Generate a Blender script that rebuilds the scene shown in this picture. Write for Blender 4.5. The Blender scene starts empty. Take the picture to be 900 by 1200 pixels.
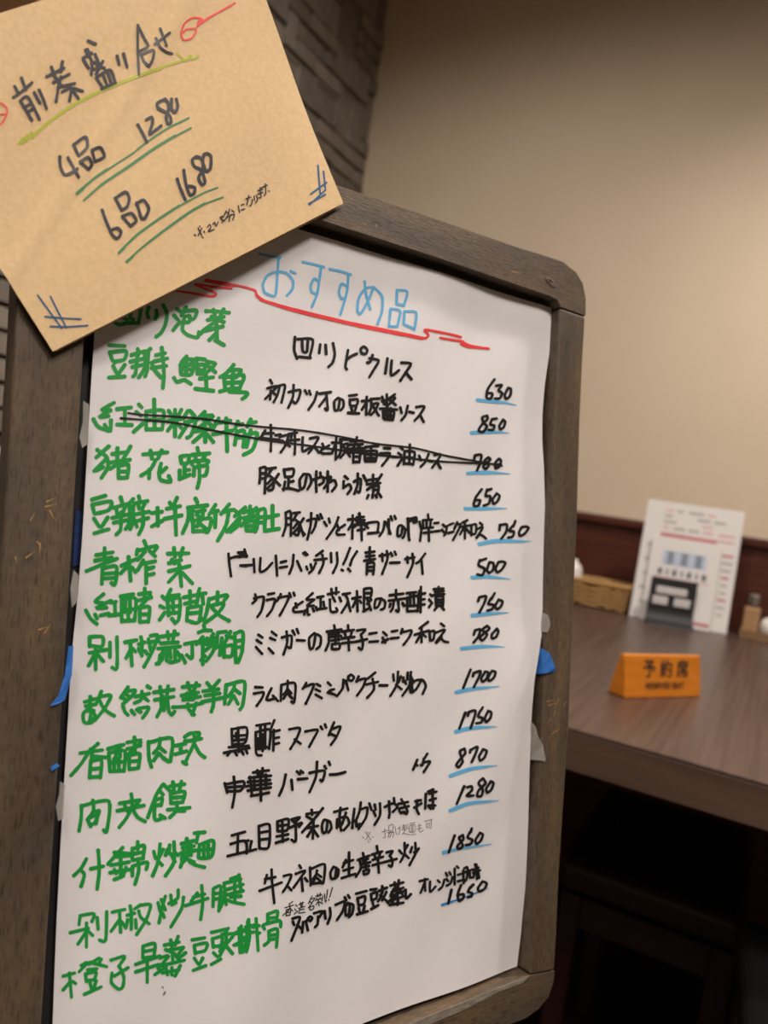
import bpy, bmesh, math, random
from mathutils import Vector, Matrix
from mathutils.geometry import tessellate_polygon
random.seed(7)
scene = bpy.context.scene
COL = scene.collection

# ------------------------------------------------------------------ camera
FPX = 900.0                                   # focal length in pixels of the 900x1200 frame
def nrm(v): return v.normalized()
U_ = nrm(Vector((.1434, -.9885, -.0494)))     # room up in camera axes (x right, y down, z ahead)
L_ = Vector((-1722, -295, 900)); L_ = nrm(L_ - L_.dot(U_)*U_)
X_ = -L_; Y_ = U_.cross(X_)
RM = Matrix((X_, Y_, U_))                     # camera axes -> room axes
CAM = Vector((0, 0, .95))
cam_data = bpy.data.cameras.new('camera'); cam = bpy.data.objects.new('camera', cam_data)
COL.objects.link(cam); scene.camera = cam
m = Matrix((RM @ Vector((1, 0, 0)), RM @ Vector((0, -1, 0)), RM @ Vector((0, 0, -1)))).transposed().to_4x4()
m.translation = CAM; cam.matrix_world = m
cam_data.sensor_fit = 'VERTICAL'; cam_data.sensor_height = 36; cam_data.sensor_width = 27
cam_data.lens = 36*FPX/1200; cam_data.clip_start = .02
cam_data.dof.use_dof = True; cam_data.dof.focus_distance = .395; cam_data.dof.aperture_fstop = 27/3.5

scene.view_settings.view_transform = 'Standard'; scene.view_settings.look = 'None'
scene.view_settings.gamma = 1; scene.view_settings.use_curve_mapping = False
scene.view_settings.exposure = 0.55
try: scene.cycles.use_denoising = True
except Exception: pass

# ------------------------------------------------------------------ light
world = bpy.data.worlds.new('world'); scene.world = world; world.use_nodes = True
world.node_tree.nodes['Background'].inputs[0].default_value = (1, .85, .7, 1)
world.node_tree.nodes['Background'].inputs[1].default_value = .012

WHITE = (1.0, .915, .85)
def spot(name, loc, target, power, angle, blend, size=.05, col=WHITE):
    d = bpy.data.lights.new(name, 'SPOT'); d.energy = power; d.spot_size = math.radians(angle); d.spot_blend = blend
    d.shadow_soft_size = size; d.color = col
    o = bpy.data.objects.new(name, d); COL.objects.link(o); o.location = loc
    o.rotation_euler = (Vector(target)-Vector(loc)).to_track_quat('-Z', 'Y').to_euler()
    return o
DOWN = []   # (x, y) of recessed ceiling lamps
def downlight(x, y, power, angle=110, blend=.35, tilt=(0, 0), size=.05):
    DOWN.append((x, y, 3.2 if size > .1 else 1))  # wide lamps get enlarged fittings, sized to soften the board's shadows
    return spot('downlight_beam', (x, y, 2.465), (x+tilt[0], y+tilt[1], 0), power, angle, blend, size)
downlight(.40, 1.25, 66, 128, .8)
downlight(-.55, .70, 33, 164, .5)  # unseen lamp added to brighten the tiled wall and corner
downlight(.75, -.15, 70, 125, .6, size=.22)
downlight(-.45, -.35, 40, 130, .6, size=.22)
downlight(.30, -.75, 34, 130, .6, size=.22)  # unseen fill lamp added to soften shadows on the board

# ------------------------------------------------------------------ helpers
def setp(o, label=None, cat=None, group=None, kind=None):
    if label: o['label'] = label
    if cat: o['category'] = cat
    if group: o['group'] = group
    if kind: o['kind'] = kind
    return o
def empty(name, loc=(0, 0, 0), rz=0):
    o = bpy.data.objects.new(name, None); COL.objects.link(o); o.location = loc; o.rotation_euler = (0, 0, rz)
    o.empty_display_size = .02
    return o
def obj(name, bm, mat, parent=None, smooth=False, bevel=0, seg=2):
    if smooth == 'auto':
        pass
    me = bpy.data.meshes.new(name); bm.normal_update(); bm.to_mesh(me); bm.free()
    if mat: me.materials.append(mat)
    if smooth:
        for p in me.polygons: p.use_smooth = True
    o = bpy.data.objects.new(name, me); COL.objects.link(o)
    if parent: o.parent = parent
    if bevel:
        b = o.modifiers.new('bevel', 'BEVEL'); b.width = bevel; b.segments = seg; b.limit_method = 'ANGLE'; b.angle_limit = math.radians(40)
    return o
def box(bm, c, s, rot=None):
    r = bmesh.ops.create_cube(bm, size=1)
    M = Matrix.Translation(c) @ (rot.to_4x4() if rot else Matrix.Identity(4)) @ Matrix.Diagonal((*s, 1))
    bmesh.ops.transform(bm, matrix=M, verts=r['verts']); return r['verts']
def nbox(c, s, rot=None):
    bm = bmesh.new(); box(bm, c, s, rot); return bm
def lathe(bm, prof, seg=28, c=(0, 0, 0)):
    rings = []
    for r, z in prof:
        if r < 1e-6: rings.append([bm.verts.new((c[0], c[1], c[2]+z))])
        else: rings.append([bm.verts.new((c[0]+r*math.cos(2*math.pi*i/seg), c[1]+r*math.sin(2*math.pi*i/seg), c[2]+z)) for i in range(seg)])
    for a, b in zip(rings, rings[1:]):
        for i in range(seg):
            j = (i+1) % seg
            if len(a) == 1 and len(b) == 1: continue
            if len(a) == 1: bm.faces.new((a[0], b[j], b[i]))
            elif len(b) == 1: bm.faces.new((a[i], a[j], b[0]))
            else: bm.faces.new((a[i], a[j], b[j], b[i]))
    return bm
def prism(bm, pts_front, pts_back):
    """closed slab between two matching polygons of 3D points"""
    a = [bm.verts.new(p) for p in pts_front]; b = [bm.verts.new(p) for p in pts_back]; n = len(a)
    for t in tessellate_polygon([[Vector(p) for p in pts_front]]):
        bm.faces.new([a[i] for i in t])
    for t in tessellate_polygon([[Vector(p) for p in pts_back]]):
        bm.faces.new([b[i] for i in reversed(t)])
    for i in range(n):
        j = (i+1) % n
        try: bm.faces.new((a[i], b[i], b[j], a[j]))
        except ValueError: pass
    bmesh.ops.recalc_face_normals(bm, faces=bm.faces); return bm
def tube(bm, pts, r, seg=8):
    pts = [Vector(p) for p in pts]; rings = []
    for i, p in enumerate(pts):
        t = (pts[min(i+1, len(pts)-1)]-pts[max(i-1, 0)]).normalized()
        a = t.cross(Vector((0, 0, 1)))
        if a.length < .1: a = t.cross(Vector((0, 1, 0)))
        a.normalize(); b = t.cross(a)
        rings.append([bm.verts.new(p + (a*math.cos(2*math.pi*k/seg)+b*math.sin(2*math.pi*k/seg))*r) for k in range(seg)])
    for q, w in zip(rings, rings[1:]):
        for k in range(seg): bm.faces.new((q[k], q[(k+1) % seg], w[(k+1) % seg], w[k]))
    bm.faces.new(rings[0][::-1]); bm.faces.new(rings[-1]); return bm

# ---- materials
def mat(name, col, rough=.6, metal=0, **kw):
    mt = bpy.data.materials.new(name); mt.use_nodes = True
    b = mt.node_tree.nodes['Principled BSDF']
    b.inputs['Base Color'].default_value = (*col, 1); b.inputs['Roughness'].default_value = rough; b.inputs['Metallic'].default_value = metal
    for k, v in kw.items(): b.inputs[k].default_value = v
    return mt
def srgb(r, g, b):
    f = lambda c: (c/255/12.92) if c/255 <= .04045 else ((c/255+.055)/1.055)**2.4
    return (f(r), f(g), f(b))
def noise_mat(name, c1, c2, scale=(10, 10, 10), detail=6, rough=.6, bump=0, lo=.35, hi=.65, coords='Object', rot=None, rough2=None, bdist=.001):
    mt = mat(name, c1, rough); nt = mt.node_tree; N = nt.nodes; K = nt.links; b = N['Principled BSDF']
    tc = N.new('ShaderNodeTexCoord'); mp = N.new('ShaderNodeMapping'); mp.inputs['Scale'].default_value = scale
    if rot: mp.inputs['Rotation'].default_value = rot
    no = N.new('ShaderNodeTexNoise'); no.inputs['Scale'].default_value = 1; no.inputs['Detail'].default_value = detail; no.inputs['Roughness'].default_value = .6
    cr = N.new('ShaderNodeValToRGB'); cr.color_ramp.elements[0].position = lo; cr.color_ramp.elements[1].position = hi
    cr.color_ramp.elements[0].color = (*c1, 1); cr.color_ramp.elements[1].color = (*c2, 1)
    K.new(tc.outputs[coords], mp.inputs[0]); K.new(mp.outputs[0], no.inputs['Vector']); K.new(no.outputs['Fac'], cr.inputs[0]); K.new(cr.outputs[0], b.inputs['Base Color'])
    if bump:
        bp = N.new('ShaderNodeBump'); bp.inputs['Strength'].default_value = bump; bp.inputs['Distance'].default_value = bdist
        K.new(no.outputs['Fac'], bp.inputs['Height']); K.new(bp.outputs[0], b.inputs['Normal'])
    if rough2 is not None:
        mr = N.new('ShaderNodeMapRange'); mr.inputs[3].default_value = rough; mr.inputs[4].default_value = rough2
        K.new(no.outputs['Fac'], mr.inputs[0]); K.new(mr.outputs[0], b.inputs['Roughness'])
    return mt

# ------------------------------------------------------------------ pixel rays onto real planes
def ray(x, y): return RM @ Vector((x-450, y-600, FPX))
def on_z(x, y, z): d = ray(x, y); return CAM + d*((z-CAM.z)/d.z)
def on_y(x, y, yy): d = ray(x, y); return CAM + d*(yy/d.y)

# board axes (room): BH along the board to the right, BV down the board, BN towards the viewer
dh = nrm(Vector((1281, 130, 900))); dv = Vector((-.053, 1, -.069)); dv = nrm(dv - dv.dot(dh)*dh)
BH = RM @ dh; BV = RM @ dv; BN = -(BH.cross(BV))
BP = CAM + RM @ Vector(((625-450)/900*.49, (750-600)/900*.49, .49))
def bpt(u, v, w=0): return BP + BH*u + BV*v + BN*w          # w = height above the face of the frame
def bpx(x, y, w=0):                                         # photo point -> (u, v) on the board plane at height w
    d = ray(x, y); q = BP + BN*w; p = CAM + d*((q-CAM).dot(BN)/d.dot(BN)); r = p-BP
    return r.dot(BH), r.dot(BV)

# ------------------------------------------------------------------ materials used
def wood_frame_mat(name, ax):
    """worn dark stained timber; ax = grain direction ('u' or 'v') in board coordinates (object space)"""
    mt = mat(name, (0.05, .04, .03), .55); nt = mt.node_tree; N = nt.nodes; K = nt.links; b = N['Principled BSDF']
    tc = N.new('ShaderNodeTexCoord')
    def noi(sc, det=6, ro=.6):
        mp = N.new('ShaderNodeMapping'); mp.inputs['Scale'].default_value = sc
        no = N.new('ShaderNodeTexNoise'); no.inputs['Scale'].default_value = 1; no.inputs['Detail'].default_value = det; no.inputs['Roughness'].default_value = ro
        K.new(tc.outputs['Object'], mp.inputs[0]); K.new(mp.outputs[0], no.inputs['Vector']); return no
    s = (lambda a, c: (a, c, c)) if ax == 'u' else (lambda a, c: (c, a, c))
    n1 = noi(s(9, 55)); n2 = noi(s(120, 1300), 5); n3 = noi((260, 260, 260), 3); n4 = noi((14, 14, 14), 4)
    def ramp(src, stops):
        cr = N.new('ShaderNodeValToRGB'); e = cr.color_ramp.elements
        e[0].position, e[0].color = stops[0][0], (*stops[0][1], 1); e[1].position, e[1].color = stops[-1][0], (*stops[-1][1], 1)
        for p, c in stops[1:-1]: q = e.new(p); q.color = (*c, 1)
        K.new(src, cr.inputs[0]); return cr
    def mix(a, c, f, mode='MIX'):
        mx = N.new('ShaderNodeMix'); mx.data_type = 'RGBA'; mx.blend_type = mode
        K.new(a, mx.inputs[6]); K.new(c, mx.inputs[7])
        if isinstance(f, float): mx.inputs[0].default_value = f
        else: K.new(f, mx.inputs[0])
        return mx.outputs[2]
    base = ramp(n1.outputs['Fac'], [(.3, srgb(62, 52, 42)), (.5, srgb(88, 73, 56)), (.72, srgb(120, 94, 64))])
    grey = ramp(n4.outputs['Fac'], [(.4, srgb(92, 74, 54)), (.62, srgb(74, 69, 63))])
    c = mix(base.outputs[0], grey.outputs[0], .38)
    pores = ramp(n2.outputs['Fac'], [(.36, (.3, .28, .27)), (.48, (1, 1, 1))])
    c = mix(c, pores.outputs[0], .8, 'MULTIPLY')
    speck = ramp(n3.outputs['Fac'], [(.3, (.72, .72, .72)), (.7, (1.2, 1.2, 1.2))])
    c = mix(c, speck.outputs[0], .7, 'MULTIPLY')
    K.new(c, b.inputs['Base Color'])
    bp = N.new('ShaderNodeBump'); bp.inputs['Strength'].default_value = .35; bp.inputs['Distance'].default_value = .0006
    K.new(n2.outputs['Fac'], bp.inputs['Height']); K.new(bp.outputs[0], b.inputs['Normal'])
    return mt
M = {}
M['frame_u'] = wood_frame_mat('stained_wood_across', 'u')
M['frame_v'] = wood_frame_mat('stained_wood_upright', 'v')
M['bare_wood'] = noise_mat('bare_scratched_wood', srgb(170, 128, 70), srgb(205, 160, 95), (300, 300, 300), rough=.7)
M['worn_grey'] = noise_mat('worn_grey_paint', srgb(108, 100, 90), srgb(140, 132, 120), (120, 400, 200), rough=.75)
M['black_panel'] = noise_mat('chalkboard_black', (.012, .012, .013), (.02, .02, .021), (60, 60, 60), rough=.7)
M['paper'] = noise_mat('white_paper', srgb(222, 220, 222), srgb(229, 227, 229), (14, 14, 14), rough=.55, bump=.05)
M['kraft'] = noise_mat('kraft_paper', srgb(212, 181, 136), srgb(222, 191, 146), (420, 420, 420), detail=5, rough=.75, bump=.12, bdist=.0001)
M['kraft_side'] = mat('pale_paper', srgb(228, 205, 170), .7)
INK = {
 'K': mat('black_marker', (.006, .006, .007), .45), 'K2': mat('navy_black_marker', srgb(38, 37, 46), .5),
 'G': mat('green_marker', srgb(18, 148, 58), .55), 'B': mat('light_blue_marker', srgb(96, 175, 222), .5),
 'B2': mat('mid_blue_marker', srgb(30, 125, 195), .5), 'R': mat('red_marker', srgb(232, 58, 62), .5),
 'Y': mat('yellow_green_marker', srgb(172, 178, 40), .55), 'D': mat('dark_green_marker', srgb(62, 128, 82), .55),
 'N': mat('dark_blue_marker', srgb(16, 82, 130), .5), 'S': mat('pencil_grey', srgb(120, 116, 116), .6), 'S2': mat('thin_black_pen', srgb(40, 38, 38), .5)}
M['wall'] = noise_mat('beige_plaster_wall', srgb(208, 190, 165), srgb(212, 194, 169), (3, 3, 3), rough=.8)
M['panel_wood'] = noise_mat('dark_red_wood', srgb(66, 28, 18), srgb(84, 38, 24), (4, 4, 60), rough=.45)
M['table_wood'] = noise_mat('walnut_laminate', srgb(64, 47, 40), srgb(84, 64, 54), (120, 3, 20), rough=.33, rough2=.4)
M['table_edge'] = noise_mat('walnut_edge', srgb(76, 56, 46), srgb(92, 70, 58), (3, 60, 60), rough=.45)
M['tile'] = noise_mat('grey_stone_tile', srgb(124, 115, 104), srgb(140, 131, 119), (20, 20, 20), rough=.75, bump=.1)
M['tile_gap'] = mat('dark_joint', srgb(26, 24, 23), .9)
M['floor'] = noise_mat('dark_floor', srgb(26, 20, 18), srgb(34, 26, 23), (8, 2, 8), rough=.5)
M['ceiling'] = mat('brown_ceiling', srgb(120, 104, 88), .85)
M['blue_tape'] = noise_mat('blue_masking_tape', srgb(34, 96, 178), srgb(52, 120, 200), (200, 200, 200), rough=.6, bump=.3)
M['shaded_blue_tape'] = noise_mat('shaded_blue_masking_tape', srgb(18, 42, 96), srgb(28, 58, 120), (200, 200, 200), rough=.6)  # blue tape with the shade of the recess put into its colour
M['clear_tape'] = mat('clear_tape', srgb(176, 172, 166), .25); M['clear_tape'].node_tree.nodes['Principled BSDF'].inputs['Alpha'].default_value = .48
M['orange'] = noise_mat('orange_varnished_wood', srgb(184, 106, 26), srgb(202, 122, 38), (8, 8, 90), rough=.3)
M['print_black'] = mat('printed_black', (.015, .014, .014), .5)
M['laminate'] = mat('laminated_white_card', srgb(222, 218, 215), .16)
M['print_red'] = mat('printed_red', srgb(186, 92, 100), .4)
M['print_pink'] = mat('printed_pink', srgb(214, 172, 172), .4)
M['print_grey'] = mat('printed_grey', srgb(168, 162, 160), .4)
M['print_blue'] = mat('printed_blue', srgb(182, 196, 214), .4)
M['print_dark'] = mat('printed_dark_grey', srgb(92, 94, 104), .4)
M['print_white'] = mat('printed_white', srgb(205, 200, 198), .4)
M['wicker'] = noise_mat('wicker', srgb(150, 112, 62), srgb(190, 150, 92), (200, 200, 200), rough=.6)
M['plastic_black'] = mat('black_plastic', (.012, .012, .013), .6)
M['vinyl'] = mat('black_vinyl', (.012, .012, .013), .28)
M['red_wood'] = noise_mat('dark_mahogany', srgb(40, 13, 10), srgb(48, 17, 12), (8, 8, 60), rough=.4)
M['tan_glass'] = mat('tan_sauce', srgb(168, 132, 96), .25)
M['steel'] = mat('steel', (.6, .58, .56), .25, 1)
M['ceramic'] = mat('white_ceramic', srgb(225, 220, 212), .2)
M['tray'] = noise_mat('light_brown_tray', srgb(122, 92, 62), srgb(140, 108, 76), (6, 60, 60), rough=.45)
M['pale_wood'] = noise_mat('pale_orange_wood', srgb(214, 160, 104), srgb(230, 178, 122), (6, 60, 60), rough=.5)
M['white_plain'] = mat('white_plain', srgb(225, 222, 218), .6)

# ------------------------------------------------------------------ the room
YW, XL, XR, YB, H = 2.03, -1.281, 2.6, -2.2, 2.5
def struct(name, bm, m_, parent=None, **k): return setp(obj(name, bm, m_, parent, **k), kind='structure')
struct('floor', nbox(((XL+XR)/2, (YW+YB)/2, -.03), (XR-XL+.2, YW-YB+.2, .06)), M['floor'])
struct('ceiling', nbox(((XL+XR)/2, (YW+YB)/2, H+.03), (XR-XL+.2, YW-YB+.2, .06)), M['ceiling'])
struct('wall_far', nbox(((XL+XR)/2, YW+.05, H/2), (XR-XL+.2, .1, H)), M['wall'])
struct('wall_right', nbox((XR+.05, (YW+YB)/2, H/2), (.1, YW-YB, H)), M['wall'])
struct('wall_near', nbox(((XL+XR)/2, YB-.05, H/2), (XR-XL+.2, .1, H)), M['wall'])
wl = struct('wall_left', nbox((XL-.058, (YW+YB)/2, H/2), (.1, YW-YB, H)), M['tile_gap'])
# low wood panelling and its cap rail on the far wall
ob = struct('trim_1', nbox(((XL+XR)/2, YW-.006, .455), (XR-XL, .012, .91)), M['panel_wood'])
ob = struct('trim_2', nbox(((XL+XR)/2, YW-.012, .915), (XR-XL, .024, .022)), M['panel_wood'], bevel=.004)

# stone-look tiles of mixed sizes on the left wall
cell = .046; y0, z0 = -.27, .002; ny, nz = 50, 54
used = [[False]*nz for _ in range(ny)]
cache = {}
sizes = [(1, 2), (1, 3), (1, 2), (2, 1), (3, 1), (2, 1), (1, 1), (2, 2), (1, 3), (3, 2), (2, 3)]
nt = M['tile'].node_tree; oi = nt.nodes.new('ShaderNodeObjectInfo'); hs = nt.nodes.new('ShaderNodeHueSaturation'); mr = nt.nodes.new('ShaderNodeMapRange')
mr.inputs[3].default_value = .72; mr.inputs[4].default_value = 1.2; nt.links.new(oi.outputs['Random'], mr.inputs[0]); nt.links.new(mr.outputs[0], hs.inputs['Value'])
pb = nt.nodes['Principled BSDF']; src = pb.inputs['Base Color'].links[0].from_socket; nt.links.new(src, hs.inputs['Color']); nt.links.new(hs.outputs[0], pb.inputs['Base Color'])
def tile_mesh(a, b, k):
    key = (a, b, k)
    if key in cache: return cache[key]
    bm = bmesh.new(); g = .0045; w, h = a*cell-2*g, b*cell-2*g; t = [.007, .010, .0135][k]
    box(bm, (t/2, 0, 0), (t, w, h))
    if min(a, b) >= 2:                                  # a shallow recessed field inside the larger blocks
        f = [f for f in bm.faces if all(v.co.x > t-.0001 for v in f.verts)][0]
        bmesh.ops.inset_region(bm, faces=[f], thickness=.013)
        bmesh.ops.inset_region(bm, faces=[f], thickness=.003, depth=-.005)
    me = bpy.data.meshes.new('tile'); bm.normal_update(); bm.to_mesh(me); bm.free(); me.materials.append(M['tile'])
    cache[key] = me; return me
rt = random.Random(11); places = []
for i in range(ny):
    for j in range(nz):
        if used[i][j]: continue
        ss = sizes[:]; rt.shuffle(ss)
        for a, b in ss + [(1, 1)]:
            if i+a <= ny and j+b <= nz and all(not used[i+p][j+q] for p in range(a) for q in range(b)): break
        for p in range(a):
            for q in range(b): used[i+p][j+q] = True
        yc, zc = y0+(i+a/2)*cell, z0+(j+b/2)*cell
        c = RM.transposed() @ (Vector((XL, yc, zc))-CAM); px, py = 450+FPX*c.x/c.z, 600+FPX*c.y/c.z
        vis = 0 if (c.z > 0 and ((310 < px < 450 and -40 < py < 250) or (-60 < px < 25 and 280 < py < 700))) else 1
        if yc > 1.2 and zc > 1.3 and vis: vis = .5
        places.append((vis, (yc-1.6)**2+(zc-1.9)**2, yc, zc, a, b, rt.randrange(3)))
places.sort(); rest = bmesh.new()
for n_, (_, _, yc, zc, a, b, k) in enumerate(places):
    if n_ < 300:
        o = bpy.data.objects.new('tile', tile_mesh(a, b, k)); COL.objects.link(o)
        o.parent = wl; o.location = (XL-.008, yc, zc)
    else:
        t = [.007, .010, .0135][k]; box(rest, (XL-.008+t/2, yc, zc), (t, a*cell-.009, b*cell-.009))
setp(obj('tile_field', rest, M['tile'], wl), kind='stuff'); count = len(places)
print('tiles', count)

for x, y, k in DOWN:
    t = setp(empty('downlight', (x, y, H)), 'round recessed ceiling downlight ' + {.40: 'above the right side of the walnut table', -.55: 'added out of view to light the stone-tiled wall', .75: 'to the right in front of the menu board', .30: 'added out of view as soft fill for the menu board', -.45: 'to the left in front of the menu board'}[x], 'ceiling light', 'recessed ceiling downlights')
    bm = bmesh.new(); lathe(bm, [(r_*k, z_) for r_, z_ in [(.052, -.002), (.07, -.002), (.072, -.008), (.066, -.012), (.052, -.006)]], 32)
    obj('trim_ring', bm, M['white_plain'], t, smooth=True)
    em = bpy.data.materials.get('lamp_glass')
    if not em:
        em = mat('lamp_glass', (1, .9, .8), .5); bb = em.node_tree.nodes['Principled BSDF']
        bb.inputs['Emission Color'].default_value = (1, .84, .66, 1); bb.inputs['Emission Strength'].default_value = 12
    bm = bmesh.new(); lathe(bm, [(0, -.001), (.052*k, -.001), (.052*k, -.004), (0, -.004)], 32)
    obj('lamp_glass', bm, em, t)

# ------------------------------------------------------------------ menu board
def bmat(): 
    mm = Matrix((BH, -BV, BN)).transposed().to_4x4(); mm.translation = BP; return mm
BM = bmat()                               # board space: x right, y up, z towards the viewer
def loc(u, v, w): return Vector((u, -v, w))
board = empty('menu_board'); board.matrix_world = BM
setp(board, 'dark brown worn wooden framed menu board with rounded corners, leaning back on an easel', 'menu board')
def P(x, y, w=0): u, v = bpx(x, y, w); return (u, v)
T = .021
def rail(pts, m_, name='frame_rail'):
    bm = bmesh.new()
    prism(bm, [loc(u, v, 0) for u, v in pts], [loc(u, v, -T) for u, v in pts])
    return obj(name, bm, m_, board, bevel=.0016, seg=3)
ITL, ITR, IBR, IBL = P(108, 169), P(656, 356), P(621, 1142), P(33, 1377)
OTL_, OBL_ = P(33, 97), P(-54, 1472)
# top rail with the rounded outer corner and joint onto the right stile
rail([P(24, 250), P(27, 170), P(31, 128), P(44, 108), P(66, 106), P(401, 219), P(607, 290), P(640, 300), P(660, 307), P(675, 319), P(683, 332), P(686.5, 350), P(686.3, 370),
      P(657, 359.5), P(653, 351), P(643, 346), P(625, 340), P(500, 297.5), P(369, 255.5), P(104, 166), P(103, 255)], M['frame_u'])
rail([P(686.2, 371), P(683, 430), P(680, 500), P(676.7, 620), P(672, 720), P(667, 852), P(660, 960), P(656, 1020), P(653, 1092), P(650.3, 1137),
      P(621.2, 1142.5), P(624, 1110), P(628, 1024), P(630, 960), P(637.5, 828), P(641.5, 720), P(646, 610), P(650.5, 500), P(654.5, 420), P(657, 360.5)], M['frame_v'])
rail([P(650.2, 1138), P(648.5, 1152), P(643, 1168), P(632, 1182), P(617, 1193), P(580, 1208), P(300, 1324), P(40, 1432), P(-30, 1460), P(-46, 1452), P(-53, 1430), P(-52, 1360), P(35, 1325), P(34, 1377), P(300, 1271), P(621, 1143.5)], M['frame_u'])
rail([P(23.8, 251), P(103, 256), P(99, 400), P(93, 500), P(79, 730), P(62, 1000), P(49, 1200), P(35, 1324), P(-52, 1359), P(-38, 1200), P(-23, 1000), P(-2, 700), P(11, 500), P(18, 380)], M['frame_v'])
# black writing panel set into the frame
bm = bmesh.new(); q = [ITL, ITR, IBR, IBL]; cu = sum(a[0] for a in q)/4; cv = sum(a[1] for a in q)/4
q = [(cu+(a[0]-cu)*1.04, cv+(a[1]-cv)*1.03) for a in q]
prism(bm, [loc(u, v, -.0125) for u, v in q], [loc(u, v, -.0165) for u, v in q]); obj('writing_panel', bm, M['black_panel'], board)
# inner rabbet strip between panel and paper
def flat_patch(pts, w, th, name, m_, parent, jit=0):
    bm = bmesh.new(); pp = [P(x, y, w) for x, y in pts]
    prism(bm, [loc(u, v, w) for u, v in pp], [loc(u, v, w-th) for u, v in pp]); return obj(name, bm, m_, parent)
# knot hole, chips and bare scratches on the face of the frame
bm = bmesh.new()
c = P(645, 330); kn = []
rk = random.Random(5)
for k in range(22):
    a_ = 2*math.pi*k/22; r0 = rk.uniform(.75, 1.15); kn.append((c[0]+math.cos(a_)*.0052*r0, c[1]+math.sin(a_)*.0024*r0+math.cos(a_)*.0016))
ctr = bm.verts.new(loc(c[0], c[1]+.0002, -.0002)); vs = [bm.verts.new(loc(u, v, .00022)) for u, v in kn]
mid = [bm.verts.new(loc(c[0]+(u-c[0])*.55, c[1]+(v-c[1])*.55, .0005)) for u, v in kn]
for k in range(22):
    j = (k+1) % 22; bm.faces.new((vs[j], vs[k], mid[k], mid[j])); bm.faces.new((mid[j], mid[k], ctr))
bmesh.ops.recalc_face_normals(bm, faces=bm.faces)
obj('knot', bm, noise_mat('dark_knot', srgb(40, 33, 28), srgb(112, 96, 78), (900, 500, 500), rough=.7), board)
scr = [((640, 822), (652, 820)), ((642, 827), (654, 823)), ((655, 818), (648, 835)), ((663, 821), (659, 832)), ((651, 833), (646, 845)), ((645, 842), (640, 852)), ((652, 856), (643, 863)), ((655, 853), (652, 860)),
       ((43, 634), (51, 645)), ((30, 654), (42, 645)), ((47, 636), (46, 652)), ((54, 588), (66, 583)), ((52, 594), (70, 590)), ((35, 610), (42, 600)), ((58, 598), (66, 612)), ((18, 652), (20, 661)),
       ((425, 262), (434, 266)), ((440, 263), (442, 270)), ((464, 240), (472, 244)), ((600, 318), (612, 321)), ((45, 738), (58, 734)), ((52, 742), (60, 730))]
bm = bmesh.new()
for a, b_ in scr:
    pa, pb = P(*a), P(*b_); d = Vector((pb[0]-pa[0], pb[1]-pa[1])); n_ = Vector((-d.y, d.x)).normalized()*.00022
    vs = [bm.verts.new(loc(pa[0]+n_.x, pa[1]+n_.y, .00012)), bm.verts.new(loc(pa[0]-n_.x, pa[1]-n_.y, .00012)), bm.verts.new(loc(pb[0], pb[1], .00012))]
    f = bm.faces.new(vs)
    if f.calc_area() and (f.normal_update() or f.normal.z < 0): f.normal_flip()
setp(obj('scratch_marks', bm, M['bare_wood'], board), 'pale bare-wood scratches', kind='stuff')
# worn grey patch along the inner edge of the bottom rail
flat_patch([(620, 1143.5), (613, 1152), (585, 1162), (545, 1183), (505, 1200), (470, 1213), (400, 1240), (400, 1231.5), (500, 1191.8)], .00015, .0003, 'worn_edge', M['worn_grey'], board)

# easel carrying the board from behind, standing on the floor (hidden below the frame)
easel = empty('easel', (BP.x, BP.y, 0)); bpy.context.view_layer.update()
setp(easel, 'dark wooden easel behind and under the menu board', 'easel')
def wbeam(name, a, b_, s, parent, m_):
    a, b_ = Vector(a), Vector(b_); d = b_-a; bm = bmesh.new()
    box(bm, (a+b_)/2, (s[0], s[1], d.length), d.to_track_quat('Z', 'Y').to_matrix()); o = obj(name, bm, m_, None, bevel=.002)
    o.parent = parent; o.matrix_parent_inverse = parent.matrix_world.inverted(); return o
def bw(u, v, w): return bpt(u, v, w)
for uu in (-.24, -.05):
    top = bw(uu, -.18, -T-.018); d = BV*1.0; t_ = (top.z-.003)/(-BV.z); bot = top + BV*t_
    wbeam('leg', top, bot, (.022, .022), easel, M['red_wood'])
top = bw(-.145, -.15, -T-.045); bot = Vector((top.x, top.y, 0)) - BN.normalized()*.42; bot.z = .004
wbeam('leg', top, bot, (.022, .022), easel, M['red_wood'])
wbeam('crossbar', bw(-.25, -.16, -T-.028), bw(-.04, -.16, -T-.028), (.012, .03), easel, M['red_wood'])
# ledge pegs
for uu in (-.24, -.05):
    wbeam('peg', bw(uu, .247, -T-.03), bw(uu, .247, -.004), (.012, .012), easel, M['red_wood'])


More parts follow.
